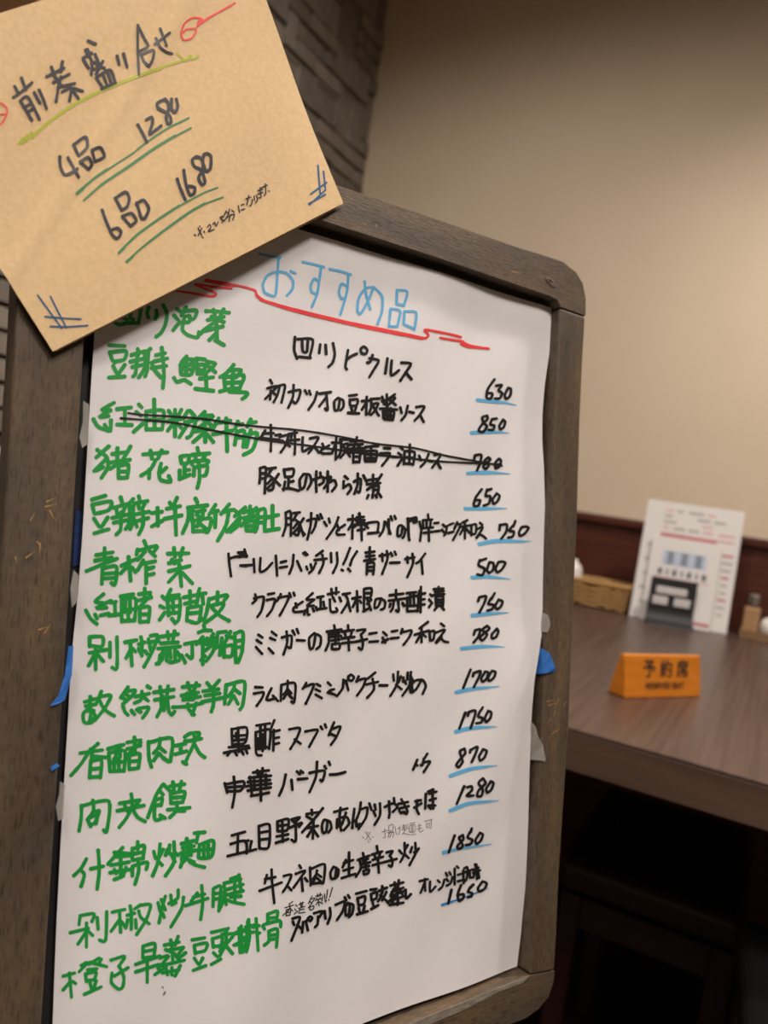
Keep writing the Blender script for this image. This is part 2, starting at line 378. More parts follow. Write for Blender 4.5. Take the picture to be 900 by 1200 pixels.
# ------------------------------------------------------------------ handwriting: pen strokes as polylines (name|ink|width|origin|label)
INK_SHEET = '''
#title_writing|B|3.1|300 270|light blue title lettering
15 110 60 120 112 128/105 125 100 200 92 300 70 305 40 290 32 255 50 215 90 195 140 200 172 235 170 275 145 305/162 192 185 202
218 148 265 158 318 172/305 170 295 240 285 300 262 358/293 240 272 227 256 260 262 290 288 298
345 182 395 192 445 208/432 205 425 290 395 395/428 265 400 250 388 290 400 320 420 315
508 240 515 300 535 370/550 265 530 320 490 390 475 375 480 320 510 275 550 268 590 310 590 380 568 440
660 280 658 345/660 280 708 288 692 355/658 345 692 352/630 370 622 450/630 368 675 378 662 450/622 450 662 450/695 385 692 440/695 380 750 385 742 465/692 440 740 462
#title_underline|R|2.8|100 160|red wavy line under the title
415 722 500 735 590 750 610 735 510 692 600 705 685 712/565 672 640 685 740 705 795 722 805 750 850 775 900 790/560 678 640 692 700 700
#title_underline|R|2.9|300 270|red wavy line under the title
0 300 40 330 160 365 300 400 450 435 600 465 720 490 790 505 808 490 790 465 900 485 960 500/20 325 160 372 300 407 450 442 600 473 720 496 780 508/862 503 910 512 970 520/960 532 990 545 1040 550 1085 553/970 525 1010 542 1090 555
#green_dish_name|G|4.7|90 340|
175 150 200 162 235 155 290 155/300 80 296 120 288 152/215 125 235 140/255 100 250 130 265 138/190 115 300 82
337 80 330 105 335 130/372 95 375 115 368 135/405 70 422 110 415 160 395 200 372 218
468 88 485 100/455 118 475 140/452 188 465 170 485 150/512 80 490 120/503 100 560 95 552 130 530 140/505 125 530 122 525 150 500 150/502 140 495 185 520 210 565 222 572 195
605 98 660 100 715 106/640 92 650 130/688 90 665 135/612 140 690 125/630 125 690 150/580 205 610 175 680 130/600 190 685 170/655 160 657 235/620 235 650 205/650 235 690 258
#green_dish_name|G|4.7|90 340|
150 258 225 262/155 290 165 325 180 340/158 292 230 285 222 325 175 335/170 355 190 395/225 350 190 400/150 410 225 405
255 305 320 285/285 275 290 300/250 335 320 320/260 360 310 350/285 300 275 390 262 405/345 275 315 300/318 300 320 360 290 410/335 290 330 370 320 405/350 340 365 375 395 410/370 305 415 295/398 270 402 320/360 335 425 320/350 365 420 355/405 330 408 400 403 460
515 310 490 340/500 325 545 325 530 350 490 345/485 350 490 395/485 350 545 350 535 395 490 395/512 330 512 395/490 370 540 372/455 410 470 430 500 420/505 420 535 440/560 320 565 385/560 320 600 325/565 350 600 350 595 375 565 370/565 390 600 392/610 335 650 345 610 385/610 350 650 385/575 415 640 408/605 395 608 465/555 462 640 472
735 350 700 390 670 408/715 375 770 375 745 410/690 410 695 460/690 410 782 398 765 455/732 390 728 460/695 435 770 432/670 475 720 462 765 460/715 475 795 480 795 495 775 510
#green_dish_name|G|4.7|90 340|
175 528 115 562 158 562/158 565 105 595 150 590/78 605 100 640 150 660/130 630 145 655/160 610 158 660/188 558 255 550/225 555 225 625/188 630 258 632
290 535 305 550/278 570 300 588/265 665 310 625/325 570 325 655/325 570 405 565 400 650/362 512 365 650/330 608 400 608/325 652 400 652
430 565 445 590/490 560 475 590/425 615 500 600/460 560 460 685/455 620 425 660/465 620 490 645/520 565 500 600/530 565 552 590/505 620 555 615 535 680 515 692/525 620 480 690
600 570 560 610/590 590 640 590 570 645/585 600 640 640/550 662 640 648/600 640 602 712/595 670 545 712/610 675 640 712
665 600 645 640/650 622 720 612/636 676 730 658/700 600 705 755
755 615 742 650/750 630 778 628/815 605 798 640/805 622 840 618/750 660 740 725/752 665 785 660 780 735/752 690 782 690/795 680 845 670 825 745 780 772/815 655 795 735
#strike_line|K|2.4|0 0 1|
150 484 165 486 202 488 240 491 277 497 315 501 340 503 365 506 400 512 440 520 485 525 522 534 555 540 588 546/141 490 202 495 252 505 284 511 320 517 360 522 415 530 470 536 520 541 587 544
#green_dish_name|G|4.7|90 520|
150 12 90 65/95 28 140 62 145 110 115 160/140 70 80 128/125 110 90 125/165 48 225 40/190 20 190 80/252 12 210 80 155 118/155 88 250 75/195 105 195 158/195 105 242 98 235 160/197 130 238 130/195 160 238 158
310 50 425 40/345 32 352 70/398 30 380 70/370 75 345 120 300 150/340 120 338 162/395 92 385 140 395 170 440 178 430 150/420 112 385 142
485 60 490 90/485 60 525 55 520 90 490 92/505 95 505 155/505 125 528 122/482 125 482 165/480 165 530 145/565 18 570 42/538 52 622 45/555 58 560 78/602 52 590 75/540 98 545 82 615 78 610 95/550 110 548 150/550 110 610 103 605 145 592 150/572 85 575 160 565 207
#green_dish_name|G|4.7|90 520|
70 262 135 243/72 285 82 325/72 285 160 270 150 310 85 328/80 350 105 388/145 345 115 390/80 420 150 400
170 300 235 283/205 250 212 275/185 305 190 330/225 298 215 325/165 348 245 330/172 370 235 358/208 320 205 400 185 425/265 258 235 290/248 290 245 370 228 400/265 290 260 370 250 400/262 340 282 390/290 245 296 270/268 280 332 268/288 285 292 305/320 275 305 308/270 332 340 318/280 362 335 348/310 315 310 380 290 425
350 325 400 318/378 300 380 385/350 388 402 360/435 275 445 292/470 252 455 285/420 305 485 292/410 352 492 335/460 290 465 428
555 256 565 275/520 300 612 288/525 300 520 360 495 420/545 310 528 352/540 325 543 375/560 320 600 312/592 300 590 345/562 332 578 345/545 360 545 412/540 362 628 350 615 412 600 410/585 350 562 388/580 378 605 398/550 410 600 408
650 285 620 332/632 320 662 314/650 320 648 392/715 283 675 330/690 320 725 310/712 315 700 380 660 455
790 298 740 340/735 308 762 335 758 380 720 412/765 345 703 412/778 322 832 308/812 292 808 350/842 300 770 385/780 348 842 338/790 365 795 408/790 368 832 360 825 405 795 405/795 385 825 385
848 312 845 390 835 412/848 315 882 308 880 402/848 345 878 343/845 370 878 368/890 345 945 333/917 290 917 385/880 408 948 398
#green_dish_name|G|4.7|90 520|
90 522 170 508/130 488 130 570/85 548 165 532/45 597 120 565 190 538/120 585 117 658/125 585 185 575 180 658 162 652/125 610 180 605/125 632 180 628
208 572 278 540/242 530 252 642/240 570 205 608/258 580 275 602/315 455 325 478/285 495 280 520/285 502 375 478 360 508/320 505 285 545/340 502 368 528/312 545 285 592/310 562 368 550/325 560 325 655/325 588 360 578/325 618 362 608
425 515 525 513/455 488 460 532/497 488 485 530/430 560 490 545/445 543 458 562/470 548 478 565/430 598 530 572/480 565 490 668/475 600 430 648/495 605 542 655
#green_dish_name|G|4.5|90 680|
125 65 85 100 125 105/160 95 90 130 140 128/42 140 65 180 95 205/85 160 95 180/110 165 150 155/160 105 185 100/178 100 180 165/150 165 205 158
205 75 265 65/210 90 210 195/210 90 275 85 270 190/230 70 225 150/248 70 250 150/215 140 270 135/215 190 270 188/240 150 242 185/290 65 345 58/318 38 318 90/285 95 350 80/345 70 290 130/295 130 295 195/295 130 340 125 335 195/295 160 338 158/295 195 335 192
400 75 418 90/390 120 410 130/388 185 412 150/440 42 420 85/430 75 480 68/425 90 430 165/430 92 482 85 478 180 460 200/432 125 478 120/430 155 480 150/450 95 452 150/445 180 462 200
500 80 560 68/530 50 532 120/505 110 555 98/575 38 565 75/570 65 605 60/570 72 560 115/588 70 592 112/520 128 515 190/520 130 580 122 575 185/525 155 575 150/520 188 560 200 590 180
620 85 608 150 595 190/620 88 705 68 690 95/660 55 658 115/620 120 690 108 660 155 600 200/635 130 670 165 715 190
#green_dish_name|G|4.5|90 680|
60 265 60 310/60 265 120 265 118 310 60 305/58 340 140 325/88 320 88 418/85 345 55 400/95 345 125 380/155 290 155 360/188 265 188 410 165 408
225 290 280 280/250 285 258 400/255 320 230 365/262 320 275 335/300 265 305 285/290 320 300 345/290 300 320 290/305 285 305 355/320 330 330 345/345 260 380 260 350 340 315 405/335 290 385 285/335 275 350 340
385 265 475 252/425 240 430 275/458 238 450 280/395 295 475 290/380 320 485 310/405 320 400 370 372 392/425 320 420 375/435 320 440 365/460 315 460 365/470 335 485 360/395 345 400 355/390 350 385 392/440 385 480 375/420 375 440 385/490 350 508 385
505 298 560 288/540 290 540 365 515 350/595 210 600 235/570 245 595 235 630 235/590 265 560 300/590 265 590 395/565 290 610 300/610 270 605 300/600 355 580 375/640 250 610 300/620 310 650 265 640 330 605 380/650 290 600 330/660 250 655 310/645 320 680 300/680 270 670 350/660 245 700 240/720 240 690 300/700 260 735 270/690 310 690 360/690 310 730 305 725 355 690 355/740 250 745 385/740 250 778 242 775 330 755 385/745 285 775 280/745 315 772 312
#green_dish_name|G|4.5|90 680|
62 545 70 560/35 570 90 555/60 560 65 600/40 590 90 580/60 600 30 625 35 665 70 665 85 630 60 615/45 610 80 610/65 630 60 660/115 520 95 570/108 545 160 540 130 600 85 655/105 560 130 605 175 635
240 500 205 550/235 520 275 515 255 545 215 580/225 530 245 545/215 550 235 565/275 545 340 530/305 520 300 560 270 575/305 540 335 565/330 495 345 505/215 585 225 615 240 632/255 610 270 628/280 605 300 618/290 600 335 595 330 615 308 645
360 525 455 512/390 498 398 550/428 495 422 540/365 560 455 545/405 545 412 562/395 565 395 600 375 640/410 565 408 610/425 560 430 610 445 630 458 615
495 500 575 492/520 480 530 520/560 480 550 515/490 540 570 525/515 530 525 560/540 520 535 560/560 530 545 560/498 560 580 545/450 595 520 590 590 575/520 580 525 605 550 630/560 575 540 630
610 480 630 505/668 468 640 500/590 520 665 510/600 540 670 530/585 570 685 550/640 500 640 580 630 615
700 490 692 580/700 492 785 475 778 580 765 605/738 480 735 510 710 545/738 510 765 530/735 540 710 580/735 540 755 580
#green_dish_name|G|4.5|80 850|
140 85 105 115/55 130 160 115/105 110 60 180 12 235/110 120 110 165/120 145 185 150/105 165 100 245/105 170 155 162 150 245/105 205 150 200/105 242 150 240
185 110 260 90/225 95 222 150/240 92 242 150/190 130 195 215/190 130 265 120 260 215/195 175 262 170/195 215 262 212/215 155 215 212/235 155 238 212
275 80 340 68/310 55 312 120/275 110 340 95/340 80 275 140/285 140 285 205/285 142 335 132 328 200/285 170 330 165/285 205 330 200
375 75 378 150 390 195/380 80 485 60 478 170/430 60 425 100 400 130/430 105 455 125/425 130 400 165/430 135 450 160/445 150 470 170
500 95 550 85/525 90 528 125/500 135 555 120/545 55 570 38 615 35 600 65/545 75 625 62/588 35 590 80 545 180/595 95 615 130 640 150/535 170 555 182
#green_dish_name|G|4.5|80 850|
62 375 60 440 50 495/62 378 190 355 180 495 165 490/115 350 118 400 90 440/95 435 130 420/130 405 145 400 125 455 100 465/140 400 130 460/90 440 105 475
240 365 335 350/295 322 300 370 275 430 238 478/265 375 275 400/330 355 305 395/228 400 355 375/300 390 325 430 360 450
440 280 410 330 372 432/430 310 445 325/410 350 440 340 435 375/405 350 405 440 440 435/410 375 435 372/445 275 480 310/475 285 545 275/490 265 495 305/530 262 520 305/480 320 480 365/480 320 545 310 535 360/482 340 535 335/485 365 530 360/465 395 570 385/510 360 505 400 475 432/510 400 545 400/430 420 455 435
#green_dish_name|G|4.5|80 850|
85 625 60 670 25 705/55 675 75 700 60 755/105 672 165 660/140 585 145 680 135 768
255 572 185 650/215 595 290 600/225 615 290 610/200 655 285 640/195 690 290 675/245 600 245 700/215 675 225 695/270 665 260 695/215 722 260 705/300 575 300 630/300 580 355 562 350 620/300 603 355 592/300 632 352 622/325 545 325 580/300 665 300 705/300 660 370 640 365 675/325 625 330 680 312 745
400 590 410 625/445 580 425 620/430 555 420 640 395 705/425 640 440 655/475 560 470 600/465 580 455 610/500 595 515 610/495 545 495 640 455 705/480 600 500 640
530 555 590 540/555 530 560 600/535 575 590 565/525 600 600 585/540 590 530 630/575 560 575 610/545 615 525 665/570 590 540 640/610 500 600 550/590 505 640 500/615 560 610 620/615 560 680 540 670 615 615 622/635 560 635 610/655 555 655 610/625 585 670 580/570 640 600 655 640 665/550 625 590 640
#green_dish_name|G|4.1|65 1000|
115 295 110 335/115 292 180 282 170 320/68 372 155 350/145 325 145 440/145 365 105 425/155 365 175 385/195 300 200 355/240 272 235 405 205 405
265 275 325 262/300 270 305 370/300 310 260 365/310 320 330 350/350 245 355 275/335 290 370 280/355 270 355 355/338 310 330 350/375 310 378 350/390 245 445 240 425 310 380 380/390 270 400 300 440 330/400 240 370 260
480 230 490 270/515 200 500 250 485 325/495 215 515 265/500 280 510 300/540 195 545 240/575 170 572 210 530 235/600 205 590 260 540 345/545 240 565 230
665 185 635 225/645 205 700 190/608 245 715 210/685 150 690 230 680 310
740 165 738 250/740 165 775 155 765 265/740 190 770 185/740 215 770 210/790 150 795 200 765 270/790 140 870 120/800 170 880 145/800 195 880 175/820 205 870 200/840 115 840 225/775 200 820 225 885 238/790 180 800 240/860 100 870 180/820 120 860 105
#green_dish_name|G|4.1|65 1000|
35 575 90 560/65 560 75 675/70 600 35 640/80 600 95 610/120 525 150 510 110 555/160 510 240 530/205 490 155 520/200 520 215 495/150 545 195 540/140 565 145 600/140 565 190 555 180 590 145 595/160 600 170 640/190 595 180 635/135 660 215 625
260 500 325 482 295 530/300 530 320 580 315 625 295 635 262 605 265 560/275 575 340 535
410 435 408 490/410 435 465 422 462 480/410 460 465 450/410 490 465 482/375 520 490 480/375 555 485 520/430 490 430 605
510 430 580 415/540 405 545 440/575 388 560 430/520 455 600 440/515 450 560 470/545 440 550 510/490 490 530 480 480 540/555 470 580 500/600 440 570 480/610 465 580 490/500 525 605 500/465 568 520 530/520 545 525 570/545 535 545 570/585 525 560 575/500 560 580 545
640 405 700 395/650 430 655 470/650 430 710 420 700 455 655 465/650 490 670 520/690 490 675 520/645 548 705 525
730 370 800 355/735 400 740 440/735 400 780 390 775 430 740 435/740 465 760 485/790 440 770 480/730 520 775 495/810 350 790 380/780 380 835 375/800 390 800 430/830 390 770 460/790 420 830 470/770 440 800 440
845 370 900 360/870 340 872 400 875 465/845 430 890 400/900 320 902 380 880 460/880 360 905 350/885 395 905 385
#green_dish_name|G|4.1|210 1000|
255 380 300 365/280 350 285 465/255 430 310 405/325 310 330 390 315 462/310 345 355 335/315 375 350 368/360 305 370 455/345 345 375 338/370 375 378 372
415 285 415 325/415 285 460 270 455 315/415 305 445 300/400 355 395 335 470 315 475 345/420 365 420 410 398 430/420 365 460 355 455 440/420 385 455 380/420 405 450 400
#black_dish_description|K|3.4|290 380|
222 60 218 120 232 162/235 70 305 72 290 155/255 75 258 125 275 132/282 80 278 128/240 152 295 158
340 95 335 135/365 97 368 140/400 90 408 140 398 180 378 200
470 122 462 170 458 200 465 212/465 165 485 150 512 138/530 115 543 105 560 118 555 138 540 138 530 128 530 115
585 145 575 175 560 180/570 160 614 170 590 215 570 248
655 160 645 230/675 170 672 240 710 215
720 180 765 185 745 220 715 265/740 225 768 258
#black_dish_description|K|3.2|290 380|
105 260 115 278/92 300 138 290 112 320 82 350/108 310 105 352/120 320 130 330/140 290 175 285 165 340 158 368/150 290 140 330 122 365
192 318 245 308 240 345 225 370 208 358/215 285 212 340 190 392
268 310 278 328/288 312 295 330/325 318 312 360 285 400
335 325 390 318/368 320 375 400 362 395/366 345 335 385
425 345 406 362 408 402 424 398 432 350/425 346 448 358 448 388 434 404
475 335 512 330/478 355 480 380/478 355 515 352 510 380 482 382/485 390 490 408/508 388 503 405/470 415 522 418
535 360 570 358/558 340 555 425/555 370 535 400/575 350 618 348/580 352 578 390 568 420/585 375 612 370 600 400 578 425/588 385 615 428
630 340 640 375/652 328 652 385/630 360 650 355/660 350 690 328/665 345 692 345 660 378/665 355 695 378/620 395 700 400/635 405 635 440/640 405 685 410 680 450/655 390 655 445/670 392 668 445/640 425 685 430/640 445 680 448/645 412 640 440
715 390 722 418/750 382 740 425 720 450
757 410 778 415
790 388 828 385 810 420 782 452/808 425 825 458
#black_dish_description|K|3.2|290 380|
82 498 60 535/70 512 122 510/55 532 150 542/108 472 110 535 108 595
130 520 155 516/150 528 190 520 175 570 155 600/160 545 198 572
190 516 232 508/195 545 242 540/220 502 222 560 220 610/205 520 202 545
258 530 258 595 300 572
292 535 332 530 310 570 285 605/310 570 335 602
350 560 360 582/382 568 345 590 350 605 388 605
395 555 430 555/415 530 412 635/410 565 395 605/432 540 480 540/440 545 435 600 420 625/445 565 472 560 455 600 435 625/450 575 480 620
480 548 538 545/475 565 540 562/468 585 552 580/512 530 500 570 480 605/515 565 548 602/495 595 495 648/495 595 527 595 523 648/495 620 523 620/495 645 523 645
550 575 612 570/548 595 550 642/550 595 605 595 600 642/578 575 578 642/560 610 597 610/560 627 597 627/552 642 600 642
638 580 668 582/620 605 667 605 652 635 630 662
675 620 702 622
715 573 726 586/705 603 720 614/703 662 727 625/735 595 732 655/735 595 782 600 775 658/760 563 757 655/738 622 775 627/735 652 775 655
803 615 812 637/848 608 832 645 810 668
848 640 866 643
875 612 905 612 865 672/887 645 905 675
#black_dish_description|K|3.4|290 380|
58 675 58 720 55 745/58 675 85 672 82 740 80 792/58 700 82 698/58 724 82 722/92 678 132 672/112 680 92 712/98 705 122 730 118 772 98 778/118 720 92 748/122 740 90 772/145 702 125 732/125 730 152 755
170 680 175 715/170 682 215 678 210 712 175 715/192 715 190 768/190 740 215 735/175 738 168 778/165 772 195 768 240 780
262 702 244 730 248 772 266 760 276 712/264 702 290 706 298 740 280 774
308 728 350 715 355 740 335 752/322 690 320 740 322 785/340 695 342 712
375 690 375 785/360 722 392 716 358 768/372 748 405 730 415 755 395 782
455 712 470 725/450 735 448 768/450 765 475 750 485 770 468 795
498 738 530 725 525 785 510 782/516 700 515 750 500 795/542 708 558 738
565 730 612 724/588 705 586 748/628 704 600 745 560 775/558 750 622 744/590 760 588 792/590 760 614 758 610 792/590 776 612 776/566 800 560 815/585 800 585 813/600 800 605 812/616 795 626 810
#price|K|3.3|440 420|
557 98 525 145 520 185 540 188 547 165 525 163/565 128 592 125 575 150 592 162 582 187 558 188/620 140 605 170 612 190 630 175 634 145 620 138
#price_underline|B|3.2|440 420|light blue underline
475 193 540 200 610 208 660 220/478 197 540 203 600 210
#price|K|3.3|440 420|
522 270 500 275 505 300 522 320 502 345 482 338 498 310 524 285 522 268/545 285 537 310 556 314 550 335 530 335/545 285 568 282/597 288 580 315 584 332 600 322 607 298 597 288
#price_underline|B|3.2|440 420|light blue underline
447 347 530 342 625 350/450 350 530 347 590 348
#price|K|3.3|440 420|
465 455 495 452 490 490 475 525/465 455 462 475/528 465 510 480 530 500 515 518 505 505 537 475 527 463/577 470 560 490 562 515 580 505 587 480 577 470
#price_underline|B|3.2|440 420|light blue underline
430 537 520 532 630 542/432 540 520 537 590 540
#price|K|3.3|440 420|
497 613 467 655 460 690 480 690 490 665 468 665/522 615 515 645 537 645 530 680 505 690/525 618 542 612/567 633 548 660 552 682 570 670 580 645 567 633
#price_underline|B|3.2|440 420|light blue underline
418 703 510 702 615 703/420 706 510 706 580 704
#black_dish_description|K|3.2|260 580|
298 82 300 140 285 190/298 84 322 80 322 192/298 110 320 108/298 140 320 138/335 85 365 82/350 90 332 120/340 112 360 135 358 185 342 185/358 125 335 155/360 150 332 180/382 110 362 140/365 140 382 190/370 165 388 185
398 120 440 112 435 150 420 178/418 85 415 140 400 208/445 95 455 115/460 90 470 110
478 125 490 145/545 105 528 150 490 205/500 110 505 130
540 140 548 165/575 140 540 165 540 185 575 185
590 115 632 112/612 95 610 205/612 130 592 162/640 90 645 85 645 130/630 105 665 102/628 120 668 118/622 140 685 135 650 130/645 120 620 150/650 125 685 155/635 165 668 160/652 140 655 212
685 130 732 128 728 175/685 180 735 175
762 125 755 165 738 192/780 115 782 180 /770 130 790 182/790 100 797 118/808 98 814 112
838 142 825 150 822 190 838 188 846 150/840 142 858 160 852 195 845 200
870 110 872 170 878 212/868 115 900 108 898 130
#black_dish_description|K|3.0|420 580|
255 108 270 105 272 125 258 128 255 108/232 125 236 212/230 130 255 112
285 125 292 155/296 150 288 215
325 90 328 118/302 118 345 115/300 118 302 150 295 165/318 125 318 150/338 122 335 150/300 155 350 152/305 178 350 172/328 155 330 215
355 132 375 130/358 170 380 168
395 138 405 148/390 162 400 175/415 145 408 180 400 190
425 140 445 132/420 178 445 172
462 128 448 160/455 140 478 138 462 175 442 212
510 118 485 130/475 150 520 142/498 130 498 205/495 150 475 185/505 158 520 178/528 140 528 190/528 142 550 138 548 180 528 182
568 130 580 140/552 162 582 150 555 200/565 185 580 190 598 205/552 202 565 180
#black_dish_description|K|3.2|260 580|
30 275 35 330 42 380/32 300 60 290 118 285/75 270 110 268/80 290 115 280/105 255 115 290/85 278 105 275/90 330 140 328/85 330 115 333
148 300 152 362/180 295 178 358 205 350 235 318
252 285 258 378/275 315 300 310/270 340 305 335
335 280 330 330 315 370/352 310 372 355/380 272 395 282/388 268 400 280
395 335 400 350/415 325 420 345/440 318 425 350 408 365
472 262 440 285/432 305 490 298/470 280 475 320 455 365
510 272 512 315/538 270 540 320 520 365
600 248 580 300 568 325/560 350 568 355/632 265 610 300 600 330/590 345 602 358
672 270 715 265/692 245 692 300/675 288 715 284/665 308 718 300/680 320 678 372/680 320 712 318 708 372/682 338 710 336/682 355 708 354
738 285 782 278/750 275 752 310/772 262 775 300 750 370/790 270 798 285/808 265 815 280
788 318 832 316
#black_dish_description|K|3.2|420 580|
218 300 262 292/228 290 230 318/252 275 255 320 228 385
312 275 285 310 270 320/295 308 300 370
#black_dish_description|K|3.2|260 580|
155 465 160 490 142 508/150 485 195 478 185 540 165 572
215 465 245 460/210 492 248 488 235 535 210 568
275 465 262 490 252 500/262 482 312 475 295 520 270 565/315 460 322 478/335 458 340 472
345 508 350 528/378 500 335 530 340 548 378 545
425 460 395 490 425 490/432 490 398 520 430 518/400 530 402 560 410 560/390 540 385 560/425 530 430 545/440 525 445 540/445 480 475 475/462 480 462 530/450 535 490 530
495 465 548 455/512 440 515 470/535 435 535 465/505 490 510 545 540 545 535 530/475 500 480 530/520 480 530 500/550 480 558 498
565 465 600 460/580 470 590 500 560 552/590 500 602 545
610 485 650 478/632 450 635 545/630 490 612 525/645 495 652 505/665 440 665 545/665 440 700 438 695 480 665 480/665 460 698 460/662 545 690 530/680 485 698 540/700 490 680 510
745 485 720 490 715 528 732 522 745 488/745 485 764 500 760 530 744 537
785 470 850 462/815 445 815 490/780 495 858 485/805 495 800 530 790 545/825 490 828 545 815 540/788 510 785 525/845 505 858 520
#black_dish_description|K|3.2|420 580|
205 508 212 520
225 460 270 455/228 480 228 545/228 482 278 475 275 545/228 545 278 542/242 465 242 520/258 462 260 520/235 520 272 518/285 450 278 480/290 465 312 460/292 430 290 550/290 490 310 488/290 515 310 512
335 465 345 475/330 490 340 500/330 525 345 505/352 442 398 438/358 455 400 450/350 470 402 465/375 430 375 465/362 478 362 520/362 478 395 475 395 520/362 492 395 490/362 505 395 503/362 520 395 518/365 528 355 540/390 525 400 538
#black_dish_description|K|3.2|260 580|
170 655 190 668/162 680 185 695/158 712 188 745
232 640 255 658/225 670 250 680/218 718 240 742
280 668 325 660 322 715 308 712/302 640 305 690 288 748/330 635 340 655/350 628 358 648
350 680 388 682
432 648 408 672 412 720 428 712 438 655/432 648 462 664 460 705 442 722
525 610 530 635/490 640 560 630/500 640 500 690 485 728/512 650 550 645/508 665 558 660/512 682 550 678/530 635 532 700/515 700 515 722/515 700 550 695 548 720 515 722/545 650 545 680
590 610 592 635/562 640 618 632/575 645 580 665/608 640 602 662/560 672 620 665/562 695 620 688/592 665 595 728
632 635 672 630 650 655/650 655 660 690 655 725 640 715/625 688 680 675
690 650 725 645/690 688 732 685
755 642 772 658/750 690 778 675/752 668 765 692
795 640 822 635/790 672 828 668
845 628 838 650/838 645 888 635 875 670 850 702
#black_dish_description|K|3.2|420 580|
325 595 285 625/262 655 330 635/295 625 295 690/290 655 270 690/300 650 315 665/332 640 335 682/332 642 355 638 350 678 335 680
385 602 402 615/362 645 405 632 362 690/385 670 400 685 420 690/365 692 390 665
#price|K|3.3|420 580|
662 140 660 165/662 142 695 138 690 175 668 205/722 145 705 168 728 172 722 195 700 200/725 148 735 122/765 150 752 175 758 192 780 180 797 155 785 148 765 150
#price_underline|B|3.2|420 580|light blue underline
562 228 650 212 810 218/565 232 650 218 780 222
#price|K|3.3|420 580|
568 305 562 330 590 345 580 375 555 372/570 308 598 298/612 318 602 350 612 365 630 350 632 320 612 315/655 315 642 345 650 362 670 350 688 320 672 312 655 315
#price_underline|B|3.2|420 580|light blue underline
530 385 600 380 712 395/532 390 600 385 680 392
#price|K|3.3|420 580|
565 480 560 498/565 480 598 475 585 515 565 552/620 485 608 510 632 515 625 535 602 542/622 488 638 460/655 492 640 520 648 535 665 525 675 500 655 490
#price_underline|B|3.2|420 580|light blue underline
530 562 600 555 705 552/532 567 600 560 670 556
#price|K|3.3|420 580|
545 635 540 655/545 635 570 630 560 665 538 692/600 615 580 632 602 655 580 682 570 665 612 628 602 613/648 628 625 652 625 672 645 665 655 640 648 626
#price_underline|B|3.2|420 580|light blue underline
480 718 580 708 685 713/484 722 580 712 650 713
#black_dish_description|K|3.2|255 760|
175 180 210 182/168 210 215 205 205 235 182 268
252 185 228 240 272 232/258 220 282 245
298 170 295 245/298 170 362 162 358 250 345 248/328 150 325 190 308 215/328 190 345 210/325 205 308 235/328 210 348 232
415 160 398 188/402 182 450 165 435 210 412 258
462 165 480 175/458 190 480 200/458 215 488 232
515 158 530 172/545 190 520 200 560 222/515 205 548 215
588 145 585 185 560 220/600 150 612 195/612 130 625 122 638 135 628 150 612 145 612 130
660 130 650 155/648 152 692 140 680 180 652 220
738 112 700 142/695 168 752 155/725 140 732 190 700 230
758 172 795 172
822 120 825 150/858 130 845 160/845 108 838 170 808 222/835 170 862 190/890 112 888 145/870 135 868 155/905 130 915 150/905 110 898 170 865 220
#black_dish_description|K|3.2|420 760|
245 150 255 205/295 145 270 190 245 205 242 180 265 150 300 148 315 175 300 212/215 150 222 165
#black_dish_description|K|3.2|255 760|
65 375 68 450/65 378 135 370 128 440 68 448/68 410 130 405/95 370 98 485/50 462 145 455/28 488 150 465/60 480 45 500/80 482 90 500/110 478 120 495/130 470 138 490/85 395 88 430/70 430 128 425
180 360 245 350/178 390 180 490 205 500/178 392 245 380 240 470/200 360 198 465/222 355 222 468/190 470 240 460/188 420 188 465/210 400 210 480/265 335 245 385/255 390 290 382/262 380 260 478/262 420 288 415/262 448 288 442
335 378 385 372 370 420 340 470/360 425 388 445
410 388 468 380 450 420 428 460/482 365 490 378/502 355 508 370
545 345 520 405/540 375 575 365 555 415 530 450/530 400 555 410
#black_dish_description|K|3.4|255 760|
32 630 44 674/33 636 122 622 108 664 46 668/75 600 80 670 68 745/45 650 110 645
165 580 240 570/185 570 190 600/210 560 208 600/145 605 250 595/140 625 245 615/130 645 250 632/140 665 248 650/155 690 240 675/200 580 202 712/170 600 172 660/225 590 225 655/150 600 160 680
318 590 308 640 288 688/345 615 350 662/370 575 385 588/388 572 400 582
375 612 420 608
430 582 500 572 490 620 480 615/465 530 460 600 430 672/500 550 508 562/520 530 526 545
525 590 560 588 598 578
#black_dish_description|K|3.2|420 760|
275 520 255 568/268 540 275 548/305 515 300 545 290 545/322 492 305 520/300 535 335 528 320 555 305 578
#black_dish_description|K|3.4|250 920|
85 235 148 218/115 230 112 320/80 275 150 260 155 320/148 265 165 258/65 332 200 300/178 262 170 300
212 190 215 295/212 192 262 185 258 290 215 295/215 222 258 215/215 255 258 250
300 170 300 215/300 170 350 158 345 210 300 215/300 192 345 185/322 165 325 265/295 240 350 230/292 270 350 252/365 160 405 150 380 175/370 165 395 185/355 200 415 175 400 195/385 185 385 262 365 255
435 135 498 125/460 115 462 140/512 108 470 160 415 220/435 145 470 165/440 200 490 190/468 170 465 250/465 200 440 240/470 210 490 240
515 165 508 190 512 222 528 215 535 165/520 162 545 170 552 200 538 222
565 125 628 108/595 105 590 160 598 212/620 130 600 185 580 185 590 155 625 150 635 180 610 210/580 160 578 200
660 110 655 150 650 200/650 175 668 165 670 195 685 180
#black_dish_description|K|3.2|400 900|
85 195 120 185 115 230 80 285/90 160 85 200 70 240/130 165 140 195
155 170 160 195/180 165 180 220 155 265/150 200 160 225
202 182 240 165 262 180 240 205/222 155 225 210 222 232/245 140 248 165
265 168 312 158/268 190 315 178/280 145 310 205 290 205/285 205 305 215/270 200 280 212
345 155 372 150/340 185 375 165/355 150 352 190 362 215
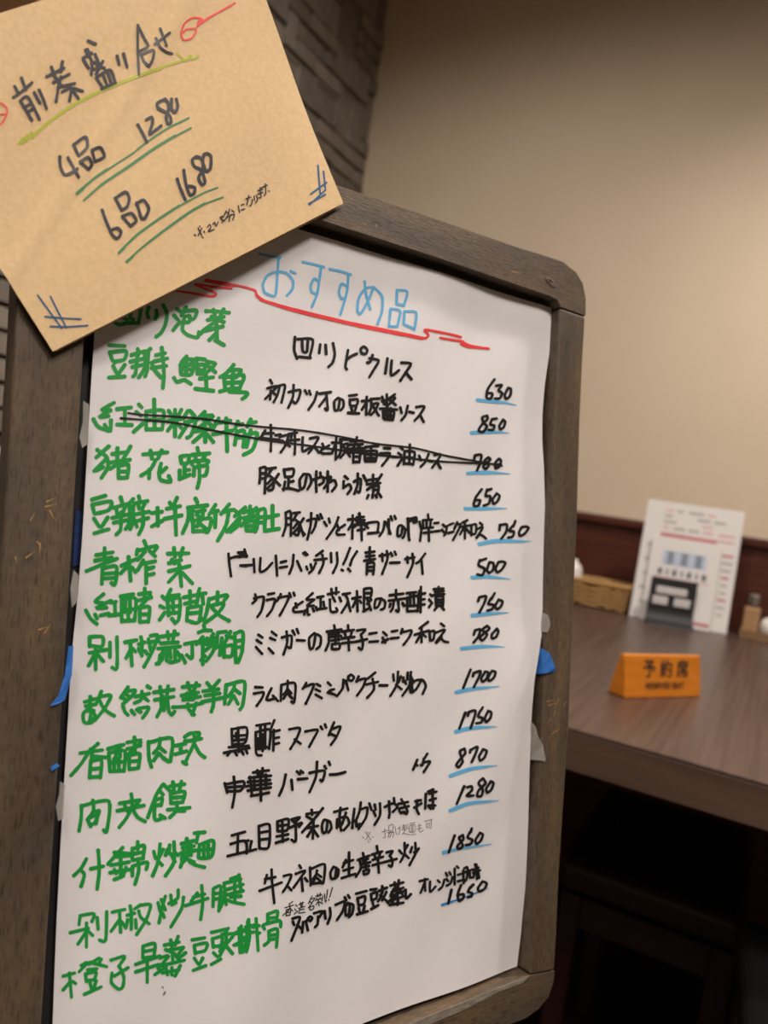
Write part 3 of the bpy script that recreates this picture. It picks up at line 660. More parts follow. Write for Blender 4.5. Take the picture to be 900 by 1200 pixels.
395 120 392 190/425 100 430 190/410 120 445 110/412 150 442 142/418 190 405 175 440 175/430 100 405 110
#small_note|S|0.8|400 900|thin pencil note
112 300 138 335/135 300 115 335/98 322 105 328/122 300 124 305/145 322 150 325/125 340 128 348
190 300 215 292/202 285 205 325 195 325/222 270 222 295/222 270 242 265 240 290 222 295/215 302 245 298/225 305 218 325/222 305 245 302 240 325/235 308 225 325
252 275 255 300 258 312/262 285 278 280/272 272 272 300 265 312
285 272 312 265/290 265 295 290/280 290 315 282/285 280 310 275/300 290 285 310/318 260 345 255/318 270 318 300/318 270 345 265 342 298 318 300/328 270 328 298/335 268 335 298/290 305 320 312 348 310
358 272 375 268/355 285 378 280/365 260 365 295 375 298 385 288
390 250 425 240/398 262 400 280/398 262 412 258 410 275 400 278/422 240 420 280 412 280
#price|K|3.3|420 760|
525 98 490 185/540 115 535 130/538 115 572 105 560 140 540 180/592 110 575 140 582 155 600 140 608 112 592 108/625 105 608 135 612 152 635 135 642 110 625 105
#price_underline|B|3.2|420 760|light blue underline
455 203 540 185 662 178/457 207 540 190 620 184
#price|K|3.3|420 760|
500 300 472 375/515 300 512 315/515 298 548 290 540 330 525 372/570 292 560 318 580 325 575 345 552 350/572 292 582 275/608 292 592 325 598 345 618 325 622 300 608 292
#price_underline|B|3.2|420 760|light blue underline
452 388 520 370 650 366/454 393 520 376 620 370
#price|K|3.3|420 760|
495 470 475 480 480 505 488 530 470 555 458 545 475 520 500 490 495 468/525 475 522 488/525 475 558 460 545 500 530 532/582 475 565 505 570 525 590 510 600 480 582 472
#price_underline|B|3.2|420 760|light blue underline
428 595 530 560 650 548/430 599 530 566 610 555
#price|K|3.3|420 760|
495 645 460 728/508 650 530 645 530 665 505 690 538 688/580 610 562 630 582 660 575 690 555 690 562 665 595 630 582 608/618 625 598 655 602 675 622 660 632 630 618 622
#price_underline|B|3.2|420 760|light blue underline
428 758 520 722 658 712/430 762 520 728 620 718
#black_dish_description|K|3.2|250 920|
250 420 240 460/215 495 320 455/272 395 275 460 285 552/240 440 290 430
328 425 365 420 345 470 325 500/345 470 365 492
402 375 410 388/385 415 430 400 410 430 375 480/412 430 418 495/428 435 440 450
452 385 455 470/462 390 520 370 515 455 500 455/485 400 480 420 465 440/485 415 505 430/480 430 465 455/485 435 502 450/455 462 515 455
560 385 548 410 552 438 570 430 575 385/562 382 585 395 582 425 568 438
620 350 605 385/610 365 655 350/608 400 655 385/600 435 665 415/635 315 635 425
700 318 705 335/675 350 730 330/685 350 690 390 668 428/700 355 725 345/695 370 735 360/700 385 730 378/712 340 715 400/702 402 705 418/702 402 728 395 725 412 705 418
765 285 770 315/742 325 790 310/755 330 760 345/780 320 775 340/745 350 795 335/745 375 800 360/770 340 775 410
810 315 840 308 825 330/825 330 838 350 835 380 820 375/800 360 858 345
#black_dish_description|K|3.2|400 900|
270 385 282 400/310 360 298 380/295 350 295 400 275 440/298 405 315 422/330 370 322 395/345 350 348 385/362 375 350 395 318 455/340 395 360 380
#price|K|3.3|400 900|
530 315 502 395/568 315 550 325 560 345 568 365 550 378 542 365 570 335 568 313/602 300 590 325 612 335 605 355 582 360/605 300 610 282/648 305 628 335 632 355 652 340 662 312 648 303
#price_underline|B|3.2|400 900|light blue underline
475 393 560 378 705 355/478 398 500 396
#price|K|3.3|400 900|
515 570 500 635/560 548 545 590 550 622 570 610 572 590 548 595/602 560 592 580 612 585 608 600 592 605/602 560 618 545/660 532 640 560 645 578 670 565 680 540 660 530
#price_underline|B2|2.2|400 900|darker blue underline
470 640 560 612 690 562/470 644 520 630
#small_note|S2|1.3|250 920|thin black note
372 545 355 558/335 575 375 562/355 555 358 580 325 610/358 575 372 590/342 585 340 612/342 585 362 580 358 610/342 598 360 595/342 612 358 608
385 560 392 568/380 580 388 588/378 605 395 590/400 560 422 550/408 550 412 575/418 548 415 570/398 578 428 568/405 580 400 600/405 585 425 580/405 600 430 595
462 520 445 555/455 535 475 530 445 575/452 545 462 555/452 570 452 585/452 570 470 565 468 580 452 585
480 520 508 512/488 510 490 525/500 505 500 522/478 540 510 530/482 530 488 538/500 528 496 535/492 535 495 565/490 548 480 560/498 548 512 555
520 510 525 550/512 520 508 545
535 490 530 530/528 540 530 543/558 480 545 525/540 535 542 540
#black_dish_description|K|3.4|250 920|
370 625 405 618 390 665 365 728/392 655 412 672/372 640 378 655
420 640 415 690/432 635 442 680/442 625 452 615 462 622 455 635 442 630 442 625
470 600 510 590 495 620/490 615 488 650 475 665
520 590 525 625/545 575 548 610 535 648
572 560 615 545 605 590 578 632/615 525 622 540/630 515 638 528
630 555 618 570 620 610 635 600 640 555/630 552 655 562 650 600 635 618
668 508 718 495/675 530 680 565/675 530 710 520 705 555 680 562/680 575 685 598/708 565 702 590/672 605 722 590
735 490 765 485/738 510 740 540/738 510 765 500 762 530 740 538/745 548 750 565/738 580 772 562/790 472 792 490/775 495 812 480/790 490 785 520 770 545/780 515 815 545/810 500 790 540/795 480 790 505
#black_dish_description|K|3.4|400 900|
228 550 290 535/248 535 252 560/268 525 265 555/235 580 290 560/230 600 295 575/258 560 262 600/245 565 230 595/270 565 285 590/220 625 290 600/240 625 235 640/265 612 262 640/225 640 290 630/250 600 215 630
300 570 302 610 325 590
#black_dish_description|K|3.0|400 900|
365 530 405 520/390 518 392 575/388 540 370 585
415 530 415 580 440 555
450 525 460 535/482 522 472 555 455 570
488 490 495 505/492 520 500 530/520 510 510 540 492 550/505 488 512 500
530 470 530 545/545 500 562 495/545 530 565 525/540 460 548 468
570 480 572 540/575 470 590 465 588 510 580 530/570 490 588 485
600 480 602 515/600 480 620 475 618 510 602 512/625 450 630 470/642 465 635 475/615 490 650 478/632 450 635 520/625 490 645 510/640 485 645 515
#price|K|3.3|400 900|
#smudge|S|1.5|65 1000|grey ink smudge
500 625 506 632/512 648 505 665/515 650 510 662
'''
INK_KRAFT = '''
#black_heading|K2|3.6|0 40|
68 245 85 278/100 205 120 262/62 298 105 268 150 228/95 312 150 405/95 315 130 295 185 400/112 345 140 330/128 368 152 352/160 275 187 325/182 262 200 300 218 350
218 200 260 180 300 160/240 155 260 208/292 130 285 178/250 228 325 188/262 205 285 240/285 200 275 240 262 318/270 250 350 232/315 240 330 250 368 303/335 262 325 315/345 255 388 268/290 272 330 250
412 32 448 48/408 72 420 95/388 115 425 90 430 92/400 75 430 130 427 192/390 120 415 160/428 140 450 132 455 160 437 165/445 95 470 150 490 160/482 128 450 188/450 205 480 250/450 205 515 168 540 230/482 190 500 238/503 178 520 228/475 258 542 228
548 103 558 142/578 93 595 155
#black_heading|K2|3.2|150 0|
45 118 45 240 50 352/45 120 70 170 95 215/50 242 88 225/60 255 75 290 98 310/60 258 118 235 115 280 98 312
125 208 195 155/150 136 180 215/130 180 150 222 180 245 207 253
#yellow_green_underline|Y|2.6|0 40|yellow-green wavy underline
85 515 110 488 100 518 130 470 118 508 150 458 150 490 168 460/165 465 230 410 350 325 480 262 620 205 760 155 885 115/165 470 230 414 350 330 480 267 620 210 760 160/830 90 870 125 892 100 900 120 930 102
#red_flourish|R|2.0|150 0|red looped flourish
500 15 420 60 350 100 320 130 350 95 320 83 290 90 262 115 248 160 262 188 300 178 320 140 300 135 270 140 258 155/480 28 400 72 345 108 325 120 335 95 350 105
#red_flourish|R|2.0|0 40|red looped flourish
-60 335 -30 318 5 325 30 345 32 370 18 405 -10 432 -50 440/-40 385 0 378 22 376
#black_price_line|K2|3.7|0 40|
280 575 282 620 300 658 325 655 362 632/318 580 340 620 368 670
345 520 365 565/345 520 400 482 408 530 370 570/375 600 415 635/375 600 412 578 430 610 415 635/430 545 445 598/430 545 470 532 488 575 445 598
645 425 665 460 688 508/685 402 710 390 715 415 700 470 755 430/775 305 740 322 738 345 780 370 798 390 800 415 785 420 778 390 790 350 785 320 770 305/803 305 803 350 820 368 832 340 825 305
#green_double_underline|D|2.2|0 40|dark green double underline
358 748 440 680 520 625 620 560 680 512 780 445 885 393/392 780 480 705 600 625 720 540 820 480 895 440/396 776 480 701 600 620 720 535 820 475/360 744 440 676 500 633/362 750 395 722
#black_price_line|K2|3.7|100 160|
78 345 98 400 125 460 150 478 167 450 150 430 122 438
140 290 170 345/140 290 188 260 205 290 195 330 172 345/172 375 212 420/172 375 215 360 238 395 212 420/240 310 262 385/238 318 272 298 297 340 275 387 255 370
430 200 445 245 468 297/460 158 470 220 488 272 508 268 512 240 485 232/520 95 500 110 510 140 545 160 560 215 545 225 530 195 550 150 545 105 520 95/555 85 550 120 565 162 585 150 588 95 570 80 555 85
#green_double_underline|D|2.0|100 160|dark green double underline
155 545 240 465 350 385 460 315 560 262 620 240/190 588 280 510 400 420 500 350 570 312 645 285/194 584 284 504 400 415 500 345 560 312/158 541 240 460 350 380 440 322/157 548 185 520/194 590 225 562
#small_note|K2|1.5|100 160|
528 430 545 465/545 430 528 465/510 460 516 464/535 420 537 424/555 445 558 450/548 472 552 474/572 425 582 413 587 428 575 445 602 436/598 412 605 403 612 420 622 400/630 380 642 374 635 388 646 392 640 404/660 348 645 380/655 355 672 360 650 397/662 380 677 375 672 397
675 340 668 365/685 345 697 355/675 370 698 365 690 392/715 325 722 355/730 322 742 318/730 345 746 340/752 292 775 285/765 278 756 322/782 295 778 318 770 325/790 280 792 300/800 276 806 295 798 312
808 255 830 248/808 270 830 262/818 240 822 285 812 287/825 240 852 228/842 222 845 260 838 278/858 255 862 258
#blue_hash_mark|N|2.0|0 0 2|dark blue hash mark
88 692 145 770/118 695 155 768/105 742 150 746 190 748/118 765 160 766 205 763
#blue_hash_mark|N|2.0|0 0 2|dark blue hash mark
745 388 750 455/758 402 762 442/728 455 765 428/725 480 763 445/723 478 762 456
'''
# ------------------------------------------------------------------ ribbons of ink
def resample(pts):
    if len(pts) == 2: return pts
    out = []
    for i in range(len(pts)-1):
        p0 = pts[max(i-1, 0)]; p1 = pts[i]; p2 = pts[i+1]; p3 = pts[min(i+2, len(pts)-1)]
        for k in range(5):
            t = k/5
            out.append(tuple(.5*((2*p1[a]) + (-p0[a]+p2[a])*t*.8 + 0*t*t + 0) if False else
                       ((2*t**3-3*t**2+1)*p1[a] + (t**3-2*t**2+t)*.38*(p2[a]-p0[a]) + (-2*t**3+3*t**2)*p2[a] + (t**3-t**2)*.38*(p3[a]-p1[a])) for a in (0, 1)))
    out.append(pts[-1]); return out
def ribbon(bm, pts, width, fn, rnd, taper=False):
    pts = resample(pts)
    pts = [p for i, p in enumerate(pts) if i == 0 or (abs(p[0]-pts[i-1][0])+abs(p[1]-pts[i-1][1])) > .15]
    if len(pts) < 2: return
    n = len(pts); L, Rr = [], []; r = width/2
    ws = [r*(1+rnd.uniform(-.09, .09)) for _ in pts]
    ws[0] *= 1.06
    if taper:
        for i in range(n): ws[i] *= 1-.75*max(0, (i/(n-1)-.5)*2)**1.5
    nr = []
    for i in range(n):
        a = Vector(pts[max(i-1, 0)]); b = Vector(pts[min(i+1, n-1)]); d = b-a
        if d.length < 1e-6: d = Vector((1, 0))
        d.normalize(); nr.append(Vector((-d.y, d.x)))
    V = lambda x, y: bm.verts.new(fn(x, y))
    for i, p in enumerate(pts):
        L.append(V(p[0]+nr[i].x*ws[i], p[1]+nr[i].y*ws[i])); Rr.append(V(p[0]-nr[i].x*ws[i], p[1]-nr[i].y*ws[i]))
    for i in range(n-1): bm.faces.new((L[i], Rr[i], Rr[i+1], L[i+1]))
    for end, i in ((-1, 0), (1, n-1)):                       # round caps
        c = V(*pts[i]); t = Vector((nr[i].y, -nr[i].x))*end; prev = L[i]
        ring = [L[i]]
        for k in range(1, 6):
            a = math.pi*k/6; q = Vector(pts[i]) + nr[i]*ws[i]*math.cos(a) + t*ws[i]*math.sin(a)*.9
            ring.append(V(q.x, q.y))
        ring.append(Rr[i])
        for a, b in zip(ring, ring[1:]): bm.faces.new((c, a, b))
def write(data, parent, fn_for, layer0=0):
    rnd = random.Random(3); blocks = []; cur = None
    for line in data.strip().split('\n'):
        if line.startswith('#'):
            nm, ck, w, org, lab = line[1:].split('|'); o_ = [float(v) for v in org.split()]; s = o_[2] if len(o_) > 2 else 4
            cur = (nm, ck, float(w), o_[0], o_[1], s, lab, []); blocks.append(cur)
        elif line.strip():
            for st in line.split('/'):
                v = [float(a) for a in st.split()]
                cur[7].append([(cur[3]+v[i]/cur[5], cur[4]+v[i+1]/cur[5]) for i in range(0, len(v), 2)])
    order = {'G': 1, 'B': 2, 'B2': 2, 'R': 3, 'Y': 1, 'D': 2, 'K': 4, 'K2': 4, 'N': 2, 'S': 1, 'S2': 1}
    for nm, ck, w, _, _, _, lab, strokes in blocks:
        if not strokes: continue
        eps = .00008 + .00005*order[ck] + (.00005 if nm == 'strike_line' else 0)
        bm = bmesh.new()
        for k, st in enumerate(strokes):
            ribbon(bm, st, w, fn_for(eps + .000002*(k % 12)), rnd, taper=nm == 'price_underline')
        for f in bm.faces:
            f.normal_update()
            if f.normal.z < 0: f.normal_flip()
        o = obj(nm, bm, INK[ck], parent)
        if lab: o['label'] = lab

# ------------------------------------------------------------------ white handwritten menu sheet
WS = -.0085
def sheet_w(u, v):
    w = .0006*math.sin(u*38+v*9+1) + .0005*math.sin(v*26-u*14) + .00045*math.sin(u*75+v*52)
    w += .0012*math.exp(-((v-.10)**2)/.0016-((u+.07)**2)/.003) + .0010*math.exp(-((v-.02)**2)/.0009-((u+.01)**2)/.0005)
    w += .0022*math.exp(-((v+.02)/.09)**2)*max(0, (u+.04)/.04)**2        # right edge curls up a little
    return WS + w
left = [(119, 196), (115, 300), (110, 395), (107, 440), (101, 540), (96, 625), (91, 700), (85, 762), (80, 846), (75, 921), (71, 992), (67, 1075), (62, 1192), (54, 1335)]
right = [(646, 361), (644, 410), (638, 452), (635, 485), (634, 517), (635, 550), (635.5, 620), (632, 720), (626, 762), (621, 795), (619, 830), (619, 880), (617.5, 960), (615.5, 1040), (611.5, 1095), (607, 1133)]
def interp(L, t):
    s = [(0 if i == 0 else 0) for i in range(len(L))]; ac = [0]
    for a, b in zip(L, L[1:]): ac.append(ac[-1]+math.dist(a, b))
    x = t*ac[-1]
    for i in range(len(L)-1):
        if x <= ac[i+1]+1e-9:
            f = (x-ac[i])/(ac[i+1]-ac[i]); return (L[i][0]+(L[i+1][0]-L[i][0])*f, L[i][1]+(L[i+1][1]-L[i][1])*f)
    return L[-1]
Lp = [P(x, y, WS) for x, y in left]; Rp = [P(x, y, WS) for x, y in right]
bm = bmesh.new(); NU, NV = 70, 110; g = []
for j in range(NV+1):
    a, b = interp(Lp, j/NV), interp(Rp, j/NV); row = []
    for i in range(NU+1):
        s = i/NU; u, v = a[0]+(b[0]-a[0])*s, a[1]+(b[1]-a[1])*s; row.append(bm.verts.new(loc(u, v, sheet_w(u, v))))
    g.append(row)
for j in range(NV):
    for i in range(NU): bm.faces.new((g[j][i], g[j+1][i], g[j+1][i+1], g[j][i+1]))
sheet = empty('menu_sheet'); sheet.matrix_world = BM
setp(sheet, 'large white paper menu handwritten in green and black marker, taped inside the wooden board', 'menu')
o = obj('paper', bm, M['paper'], sheet, smooth=True); so = o.modifiers.new('s', 'SOLIDIFY'); so.thickness = .00012; so.offset = -1; o.modifiers.new('e', 'EDGE_SPLIT')
def sheet_fn(eps):
    def f(x, y):
        u, v = P(x, y, WS); w = sheet_w(u, v)
        u, v = P(x, y, w); return loc(u, v, sheet_w(u, v)+eps)
    return f
write(INK_SHEET, sheet, sheet_fn)

# ------------------------------------------------------------------ kraft paper cards in front, top left
WK = .0035
def kraft_sheet(name, quad, w0, m_, th, amp=1.0, label='', cat='sign'):
    q = [P(x, y, w0) for x, y in quad]            # TL TR BR BL
    def wf(s, t): return w0 + amp*(.0035*(1-t)**2 + .0016*math.sin(s*7+t*3)*(1-t)*.6 + .0011*math.sin(t*8+s*4)*t*(1-t)*2 - .0020*max(0, s-.80)**2*25*math.exp(-((t-.55)/.25)**2) + .0006*math.exp(-((s+t*1.3-.95)/.04)**2))
    bm = bmesh.new(); n1, n2 = 60, 60; g = []
    for j in range(n2+1):
        t = j/n2; row = []
        for i in range(n1+1):
            s = i/n1
            u = (q[0][0]*(1-s)+q[1][0]*s)*(1-t)+(q[3][0]*(1-s)+q[2][0]*s)*t; v = (q[0][1]*(1-s)+q[1][1]*s)*(1-t)+(q[3][1]*(1-s)+q[2][1]*s)*t
            row.append(bm.verts.new(loc(u, v, wf(s, t))))
        g.append(row)
    for j in range(n2):
        for i in range(n1): bm.faces.new((g[j][i], g[j+1][i], g[j+1][i+1], g[j][i+1]))
    root = empty(name); root.matrix_world = BM; setp(root, label, cat)
    o = obj('paper', bm, m_, root, smooth=True); so = o.modifiers.new('s', 'SOLIDIFY'); so.thickness = th; so.offset = -1; o.modifiers.new('e', 'EDGE_SPLIT')
    # inverse lookup (u, v) -> (s, t)
    def st(u, v):
        s = t = .5
        for _ in range(14):
            x = [(q[0][k]*(1-s)+q[1][k]*s)*(1-t)+(q[3][k]*(1-s)+q[2][k]*s)*t for k in (0, 1)]
            ds = [(q[1][k]-q[0][k])*(1-t)+(q[2][k]-q[3][k])*t for k in (0, 1)]; dt = [(q[3][k]-q[0][k])*(1-s)+(q[2][k]-q[1][k])*s for k in (0, 1)]
            det = ds[0]*dt[1]-ds[1]*dt[0]; ex, ey = u-x[0], v-x[1]
            s += (ex*dt[1]-ey*dt[0])/det; t += (ds[0]*ey-ds[1]*ex)/det
        return s, t
    def fn(eps):
        def f(x, y):
            w = w0
            for _ in range(3):
                u, v = P(x, y, w); w = wf(*st(u, v))
            return loc(u, v, w+eps)
        return f
    return root, fn
KQ = [(-155, 72), (281, -70), (402.5, 238), (62, 412)]
kraft, kfn = kraft_sheet('kraft_sign', KQ, .0035, M['kraft'], .0003, 1.0, 'brown kraft paper card with handwritten appetizer prices, tilted over the upper left of the board')
write(INK_KRAFT, kraft, kfn)
kraft_sheet('kraft_sign', [(-153, 75), (280, -66), (401.5, 240.5), (66, 412)], .0022, M['kraft_side'], .0003, .6, 'pale sheet directly under the lettered kraft card, thin edge at its right corner')
kraft_sheet('kraft_sign', [(-150, 79), (278, -62), (399, 242.5), (72, 409)], .0010, M['kraft'], .0003, .2, 'lowest brown sheet under the kraft card, barely showing along its lower edge')

# ------------------------------------------------------------------ torn tape scraps along the board edges
def tape(pts, w, m_, label, inner=None, bend=.0008):
    """pts = outline; a point listed with a third value lies that high (negative: down in the recess, behind the sheet)"""
    rr = random.Random(int(pts[0][0]*7) if not isinstance(pts[0], list) else 5); bm = bmesh.new(); seen = {}
    for poly in (pts if isinstance(pts[0], list) else [pts]):
        vs = []
        for p in poly:
            if p not in seen:
                ww = p[2] if len(p) > 2 else w
                u, v = P(p[0], p[1], ww); seen[p] = bm.verts.new(loc(u, v, ww+(rr.uniform(0, bend) if ww > -.003 else 0)))
            vs.append(seen[p])
        for t in tessellate_polygon([[Vector((v.co.x, v.co.y, 0)) for v in vs]]): bm.faces.new([vs[i] for i in t])
    bmesh.ops.recalc_face_normals(bm, faces=bm.faces)
    o = obj('tape', bm, m_); o.matrix_world = BM
    so = o.modifiers.new('s', 'SOLIDIFY'); so.thickness = .00015; so.offset = 0
    return setp(o, label, 'tape')
D_ = -.0095
W1 = .0005
tape([[(627, 753, D_), (632, 758, -.005), (641, 764, W1), (640, 777, W1), (638.5, 789, W1), (624, 790, D_)],
      [(641, 764, W1), (643, 765, .001), (646.5, 773, .0012), (650, 783, .0016), (650, 787.5, .0012), (638.5, 789, W1), (640, 777, W1)]], W1, M['blue_tape'], 'torn blue masking tape sticking out beside the right edge of the white menu')
tape([[(629, 714, D_), (641.7, 721, W1), (641, 741, W1), (626, 739, D_)], [(641.7, 721, W1), (643.5, 727, .001), (643.8, 733, .001), (641, 741, W1)]], W1, M['clear_tape'], 'translucent tape scrap on the right frame just above the blue tape')
tape([[(617.5, 841, D_), (623, 846, -.005), (628, 852, -.003), (630, 863, -.002), (635.5, 873, W1), (634, 891, W1), (617.5, 890, D_)],
      [(635.5, 873, W1), (636.5, 880, .001), (639, 889, .0014), (637, 892, .001), (634, 891, W1)]], W1, M['clear_tape'], 'larger translucent torn tape on the right frame below the blue tape')
tape([(89, 598), (97, 600), (93, 662), (85, 664), (87, 620)], -.0118, M['shaded_blue_tape'], 'long blue tape strip, shade put into its colour, behind the left edge of the white menu')
tape([(80, 757), (86, 757), (84, 790), (76, 820), (68, 824), (58, 827), (68, 815), (76, 790)], .0006, M['blue_tape'], 'pointed blue tape scrap on the left frame halfway down')
tape([(59, 898), (66, 894), (70, 897), (66, 901), (60, 903)], .0006, M['blue_tape'], 'tiny blue tape scrap on the left frame, lowest of the blue ones')
tape([(97, 470), (104, 474), (103, 520), (96, 525), (93, 512), (97, 495)], .0004, M['clear_tape'], 'crumpled clear tape beside the third dish on the left frame')
tape([(86, 668), (92, 674), (90, 705), (84, 712), (82, 690)], .0002, M['clear_tape'], 'frayed clear tape on the left frame below the shaded blue strip')
tape([(70, 915), (76, 919), (74, 958), (68, 962), (65, 945), (69, 930)], .0004, M['clear_tape'], 'lowest crumpled clear tape on the left side of the frame')

# ------------------------------------------------------------------ table against the far wall
TZ = .70; TH = .047; TY0, TY1 = .8606, YW-.026; TX0, TX1 = -.72, .62
table = setp(empty('table', ((TX0+TX1)/2, (TY0+TY1)/2, 0)), 'dark walnut table against the panelled far wall', 'table')
bpy.context.view_layer.update()
def tobj(name, bm, m_, parent=table, **k):
    bpy.context.view_layer.update()
    o = obj(name, bm, m_, None, **k); o.parent = parent; o.matrix_parent_inverse = parent.matrix_world.inverted(); return o
tobj('tabletop', nbox(((TX0+TX1)/2, (TY0+TY1)/2, TZ-.002), (TX1-TX0, TY1-TY0, .004)), M['table_wood'], bevel=.0015)
tobj('table_edge', nbox(((TX0+TX1)/2, (TY0+TY1)/2, TZ-.004-(TH-.004)/2), (TX1-TX0, TY1-TY0, TH-.004)), M['table_edge'], bevel=.0008)
for sx in (-.42, .38):
    tobj('pedestal', nbox((sx, 1.45, .325), (.06, .09, .65)), M['plastic_black'], bevel=.004)
    tobj('foot', nbox((sx, 1.45, .015), (.08, .8, .03)), M['plastic_black'], bevel=.006)

# reserved sign: triangular orange wooden block
A = on_z(732, 819, TZ); B = on_z(821, 817, TZ); C_ = on_z(714, 810.5, TZ)
dX = (B-A); dX.z = 0; LEN = dX.length; dX.normalize(); dYn = Vector((-dX.y, dX.x, 0)); dep = abs((C_-A).dot(dYn))
sg = empty('reserved_sign', A+dX*LEN/2+dYn*dep/2, math.atan2(dX.y, dX.x))
setp(sg, 'orange wooden tent-shaped reserved seat sign standing on the table', 'sign')
hgt = .057; bm = bmesh.new()
tri = [(0-dep/2, 0), (dep/2, 0), (.004, hgt), (-.004, hgt)]
prism(bm, [(-LEN/2, y, z) for y, z in tri], [(LEN/2, y, z) for y, z in tri]); obj('block', bm, M['orange'], sg, bevel=.002, seg=3)
def text_mesh(name, s, size, m_, parent, mw, ext=.0002, sx=1):
    cu = bpy.data.curves.new(name, 'FONT'); cu.body = s; cu.size = size; cu.align_x = 'CENTER'; cu.align_y = 'CENTER'; cu.extrude = ext; cu.resolution_u = 3; cu.offset = size*.012
    t = bpy.data.objects.new(name, cu); COL.objects.link(t); bpy.context.view_layer.update()
    me = bpy.data.meshes.new_from_object(t.evaluated_get(bpy.context.evaluated_depsgraph_get())); bpy.data.objects.remove(t)
    me.materials.clear(); me.materials.append(m_)
    o = bpy.data.objects.new(name, me); COL.objects.link(o); o.parent = parent; o.matrix_local = mw @ Matrix.Diagonal((sx, 1, 1, 1)); return o
sl = math.atan2(hgt, dep/2-.004)
def facem(x, up): # point on the front face
    y = -dep/2 + up*math.cos(sl); z = up*math.sin(sl)
    n_ = Vector((0, -math.sin(sl), math.cos(sl)))
    return Matrix.Translation(Vector((x, y, z)) + n_*.0004) @ Matrix.Rotation(sl, 4, 'X')
text_mesh('lettering', '予 約 席', .026, M['print_black'], sg, facem(0.004, .038))
text_mesh('lettering', 'RESERVED SEAT', .0115, M['print_black'], sg, facem(0.002, .0165), sx=.95)

# ------------------------------------------------------------------ laminated menus on the table
def quad_card(name, TL, TR, BR, BL, th, m_, label, cat):
    root = empty(name, (BL+BR)/2); bpy.context.view_layer.update()
    ax = (BR-BL); w = ax.length; ax.normalize(); up = ((TL-BL)+(TR-BR))/2; up = up-ax*up.dot(ax); h = up.length; up.normalize(); n_ = ax.cross(up)
    mw = Matrix((ax, up, n_)).transposed().to_4x4(); mw.translation = (BL+BR)/2
    root.matrix_world = mw; setp(root, label, cat)
    o = obj('card', nbox((0, h/2, -th/2), (w, h, th)), m_, root, bevel=.0004 if th < .004 else .002)
    return root, w, h
def stripe(root, x, y, w, h, m_, name='print', z=.0003, th=.0004):
    return obj(name, nbox((x, y, z), (w, h, th)), m_, root)
BLm, BRm = on_z(737, 722, TZ), on_z(851, 744, TZ); TLm, TRm = on_y(770, 584, 1.945), on_y(876, 603, 1.94)
BLm.z = BRm.z = TZ+.001
mn, mw_, mh = quad_card('menu_card', TLm, TRm, BRm, BLm, .0025, M['laminate'], 'tall white laminated menu leaning at the back of the table', 'menu')
print('menu', mw_, mh)
rr = random.Random(4)
for row in range(5):
    y = mh*.93-row*.014; x = -mw_*.30
    while x < mw_*.36:
        w = min(rr.uniform(.012, .04), mw_*.44-x)
        if rr.random() < .75: stripe(mn, x+w/2, y, w, .0055, M['print_pink'] if rr.random() < .5 else M['print_grey'], 'printed_line')
        x += w+rr.uniform(.006, .014)
for row in range(9):
    y = mh*(.62-.06*row)
    stripe(mn, mw_*.40, y, rr.uniform(.012, .026), .005, M['print_grey'] if row % 3 else M['print_red'], 'printed_line')
    if row % 2 == 0: stripe(mn, -mw_*.40, y, rr.uniform(.01, .02), .006, M['print_grey'], 'printed_line')
stripe(mn, -.005, mh*.715, mw_*.58, .0105, M['print_red'], 'red_band')
# clear sleeve layer in front, leaning on the menu
off = Vector((0, -.012, 0)); offt = Vector((0, -.008, 0))
pl = lambda x, y, yy: on_y(x, y, yy)
BL2, BR2 = on_z(749, 725, TZ), on_z(831, 741, TZ)
BL2.z = BR2.z = TZ+.001
TL2, TR2 = pl(764, 624, 1.918), pl(848, 641, 1.916)
c2, w2, h2 = quad_card('menu_card', TL2, TR2, BR2, BL2, .0015, M['laminate'], 'smaller white laminated notice with blue lettering in front of the tall menu', 'menu')
print('card2', w2, h2)
stripe(c2, 0, h2*.76, w2*.62, h2*.17, M['print_blue'], 'blue_panel')
for k in range(3):
    x = (-.2+.2*k)*w2
    for q in range(3): stripe(c2, x, h2*(.71+.05*q), w2*.12, .004, M['print_dark'], 'printed_line', .0006)
    stripe(c2, x, h2*.76, .004, h2*.14, M['print_dark'], 'printed_line', .0007)
for k in range(7): stripe(c2, (-.32+.105*k)*w2, h2*.59, .004 if k % 2 else .009, .014, M['print_dark'], 'printed_line', .0006)
stripe(c2, .0, h2*.52, w2*.8, .003, M['print_pink'], 'printed_line', .0006)
stripe(c2, w2*.30, .012, w2*.36, .006, M['print_red'], 'red_band', .0006)
# black call-bell stand with two pale pads
kk0, kk1 = on_z(757, 727, TZ), on_z(810, 736, TZ)
kc = (kk0+kk1)/2 + Vector((0, -.016, 0)); kd = kk1-kk0; kd.z = 0
kroot = setp(empty('card_stand', (kc.x, kc.y, TZ), math.atan2(kd.y, kd.x)), 'small black stand with pale rounded pads in front of the laminated menus', 'stand')
kw = kd.length; bm = bmesh.new(); prof = []
for i in range(9):
    a = math.pi/2*i/8; prof.append((-.034+.03*math.sin(a), .0+.03*(1-math.cos(a))))
prof = [(-.036, 0)] + [(y, z+.004) for y, z in prof] + [(-.002, .106), (.003, .106), (.004, 0)]
prism(bm, [(-kw/2, y, z) for y, z in prof], [(kw/2, y, z) for y, z in prof]); obj('stand_body', bm, M['plastic_black'], kroot)
def pad(x, z, w, h):
    bm = bmesh.new(); box(bm, (x, -.0055, z), (w, .004, h)); o = obj('pad', bm, M['print_white'], kroot, bevel=.0035, seg=3)
pad(-.004, .078, .068, .017); pad(-.026, .054, .034, .019); pad(.022, .054, .036, .019)

